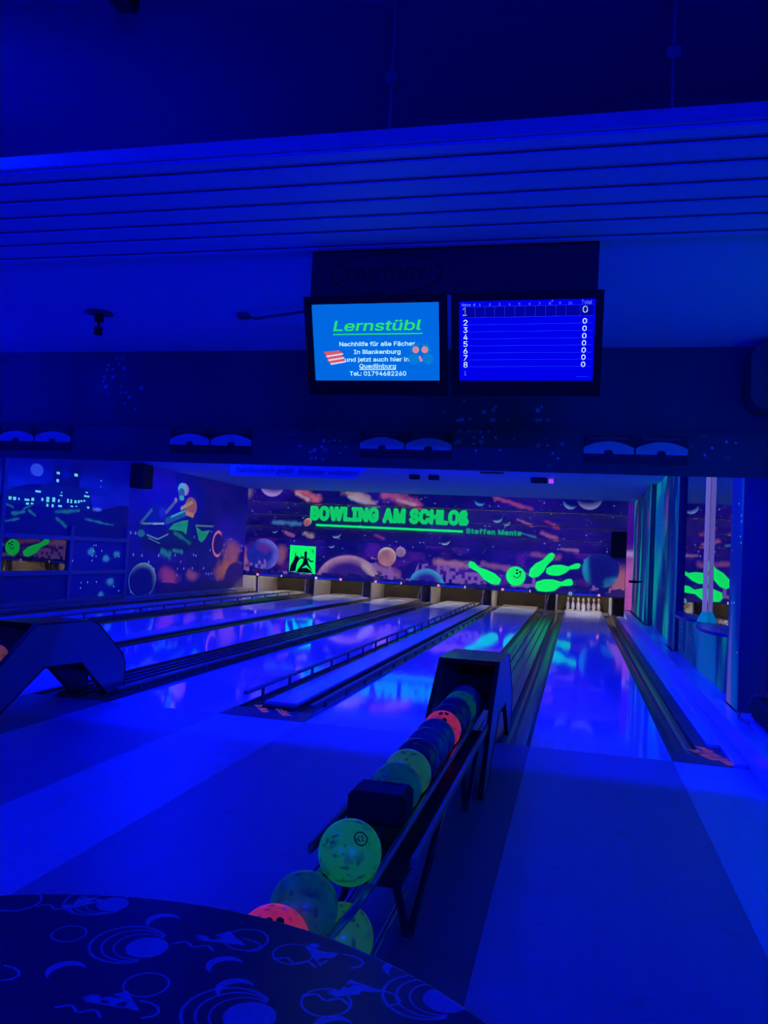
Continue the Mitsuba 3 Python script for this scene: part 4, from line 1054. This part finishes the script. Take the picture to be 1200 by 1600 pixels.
for x, y, w, n in ((-3.27, 10.95, .22, 'left box of the pair on the back ceiling'), (-2.84, 10.96, .22, 'right box of the pair on the back ceiling')):
    t = thing('ceiling_box', 'small black lamp box, ' + n, 'lamp')
    put('body', bx(x - w / 2, x + w / 2, y - .09, y + .09, CEIL - .10, CEIL, .015), 'm_black', t)
t = thing('ceiling_vent', 'flat dark slot in the back ceiling', 'vent')
put('grille', bx(-1.70, -1.22, 9.86, 10.04, CEIL - .02, CEIL, .005), 'm_black', t)
t = thing('violet_lamp', 'black ceiling lamp with a glowing violet tube over the right lanes', 'lamp')
put('body', bx(-.72, -.38, 10.74, 10.90, CEIL - .11, CEIL, .015), 'm_black', t)
put('tube', cyl((-.30, 10.82, CEIL - .065), .045, .10, 'x', 14), 'm_black', t, 30, emitter=glow((.45, .05, 1.0), .05, 1.2))
t = thing('warning_board', 'pale hanging board with dark script reading that the lane area is oiled', 'sign')
g = Polygon([(-6.98, 2.93), (-4.22, 2.93), (-3.90, 3.19), (-6.98, 3.19)])
put('board', wall_xz(g, 9.42, .03), 'm_banner', t)
m = text_fit('Bahnbereich geölt.  Betreten verboten!', 2.70, .105, False, .002)
m.vertices[:, 0] += .3 * m.vertices[:, 1]
put('lettering', map_to(m, (-6.85, 9.39, 2.995), EX, (0, 0, 1), (0, -1, 0)), 'm_ink', t)


# ------------------------------------------------------------------ the ultraviolet tube lamps
def uv_lamp(name, c, length, label, power, axis='x', group=None, weight=1.0, r=.02):
    t = thing(name, label, 'lamp', group)
    c = np.array(c, float)
    if axis == 'x':
        hb = bx(c[0] - length / 2, c[0] + length / 2, c[1] - .04, c[1] + .04, c[2] + .03, c[2] + .07, .008)
    else:
        hb = bx(c[0] - .04, c[0] + .04, c[1] - length / 2, c[1] + length / 2, c[2] + .03, c[2] + .07, .008)
    put('housing', hb, 'm_black', t)
    for k in (-.4, .4):
        q = c + np.array([k * length, 0, 0] if axis == 'x' else [0, k * length, 0])
        top = CEIL if c[1] > -3.3 else 3.86
        if top - c[2] > .08:
            put('hanger', cyl((q[0], q[1], (top + c[2] + .068) / 2), .008, top - c[2] - .068, 'z', 8), 'm_black', t)
    put('tube', cyl(c, r, length - .06, axis, 10), 'm_black', t, True, emitter=glow(UV_BLUE, weight, power))


LG = 'ultraviolet tubes behind the bulkhead'
for x, w in ((-7.9, 'leftmost'), (-4.6, 'second from the left'), (-1.6, 'third from the left'), (.8, 'rightmost')):
    uv_lamp('tube_lamp', (x, .33, 2.70), 1.5, f'ultraviolet tube lamp hidden behind the bulkhead, {w}', POWER['lane'], 'x', LG, 1.0)
for x, w in ((-7.5, 'left'), (-2.0, 'right')):
    uv_lamp('ceiling_tube', (x, 8.2, 3.11), 1.8, f'ultraviolet tube lamp on the ceiling over the {w} half of the lanes', POWER['far'], 'x', 'ultraviolet tubes over the lanes', 1.0)
for x, w, k in ((-6.0, 'left', .35), (-2.2, 'middle', .75), (1.5, 'right', 2.6)):
    uv_lamp('seating_tube', (x, -8.6, 2.45), 1.8, f'ultraviolet tube lamp over the {w} of the seating area', POWER['approach'] * k, 'x', 'ultraviolet tubes over the seating area', 1.0)
uv_lamp('side_tube', (-5.6, -1.0, 3.12), 1.2, 'ultraviolet tube lamp on the ceiling near the left wall', POWER['side'], 'y', None, .5)
uv_lamp('ledge_tube', (-3.05, -3.75, 3.62), .9, 'ultraviolet tube lamp near the ceiling edge at left', POWER['ledge'], 'x', None, .5)
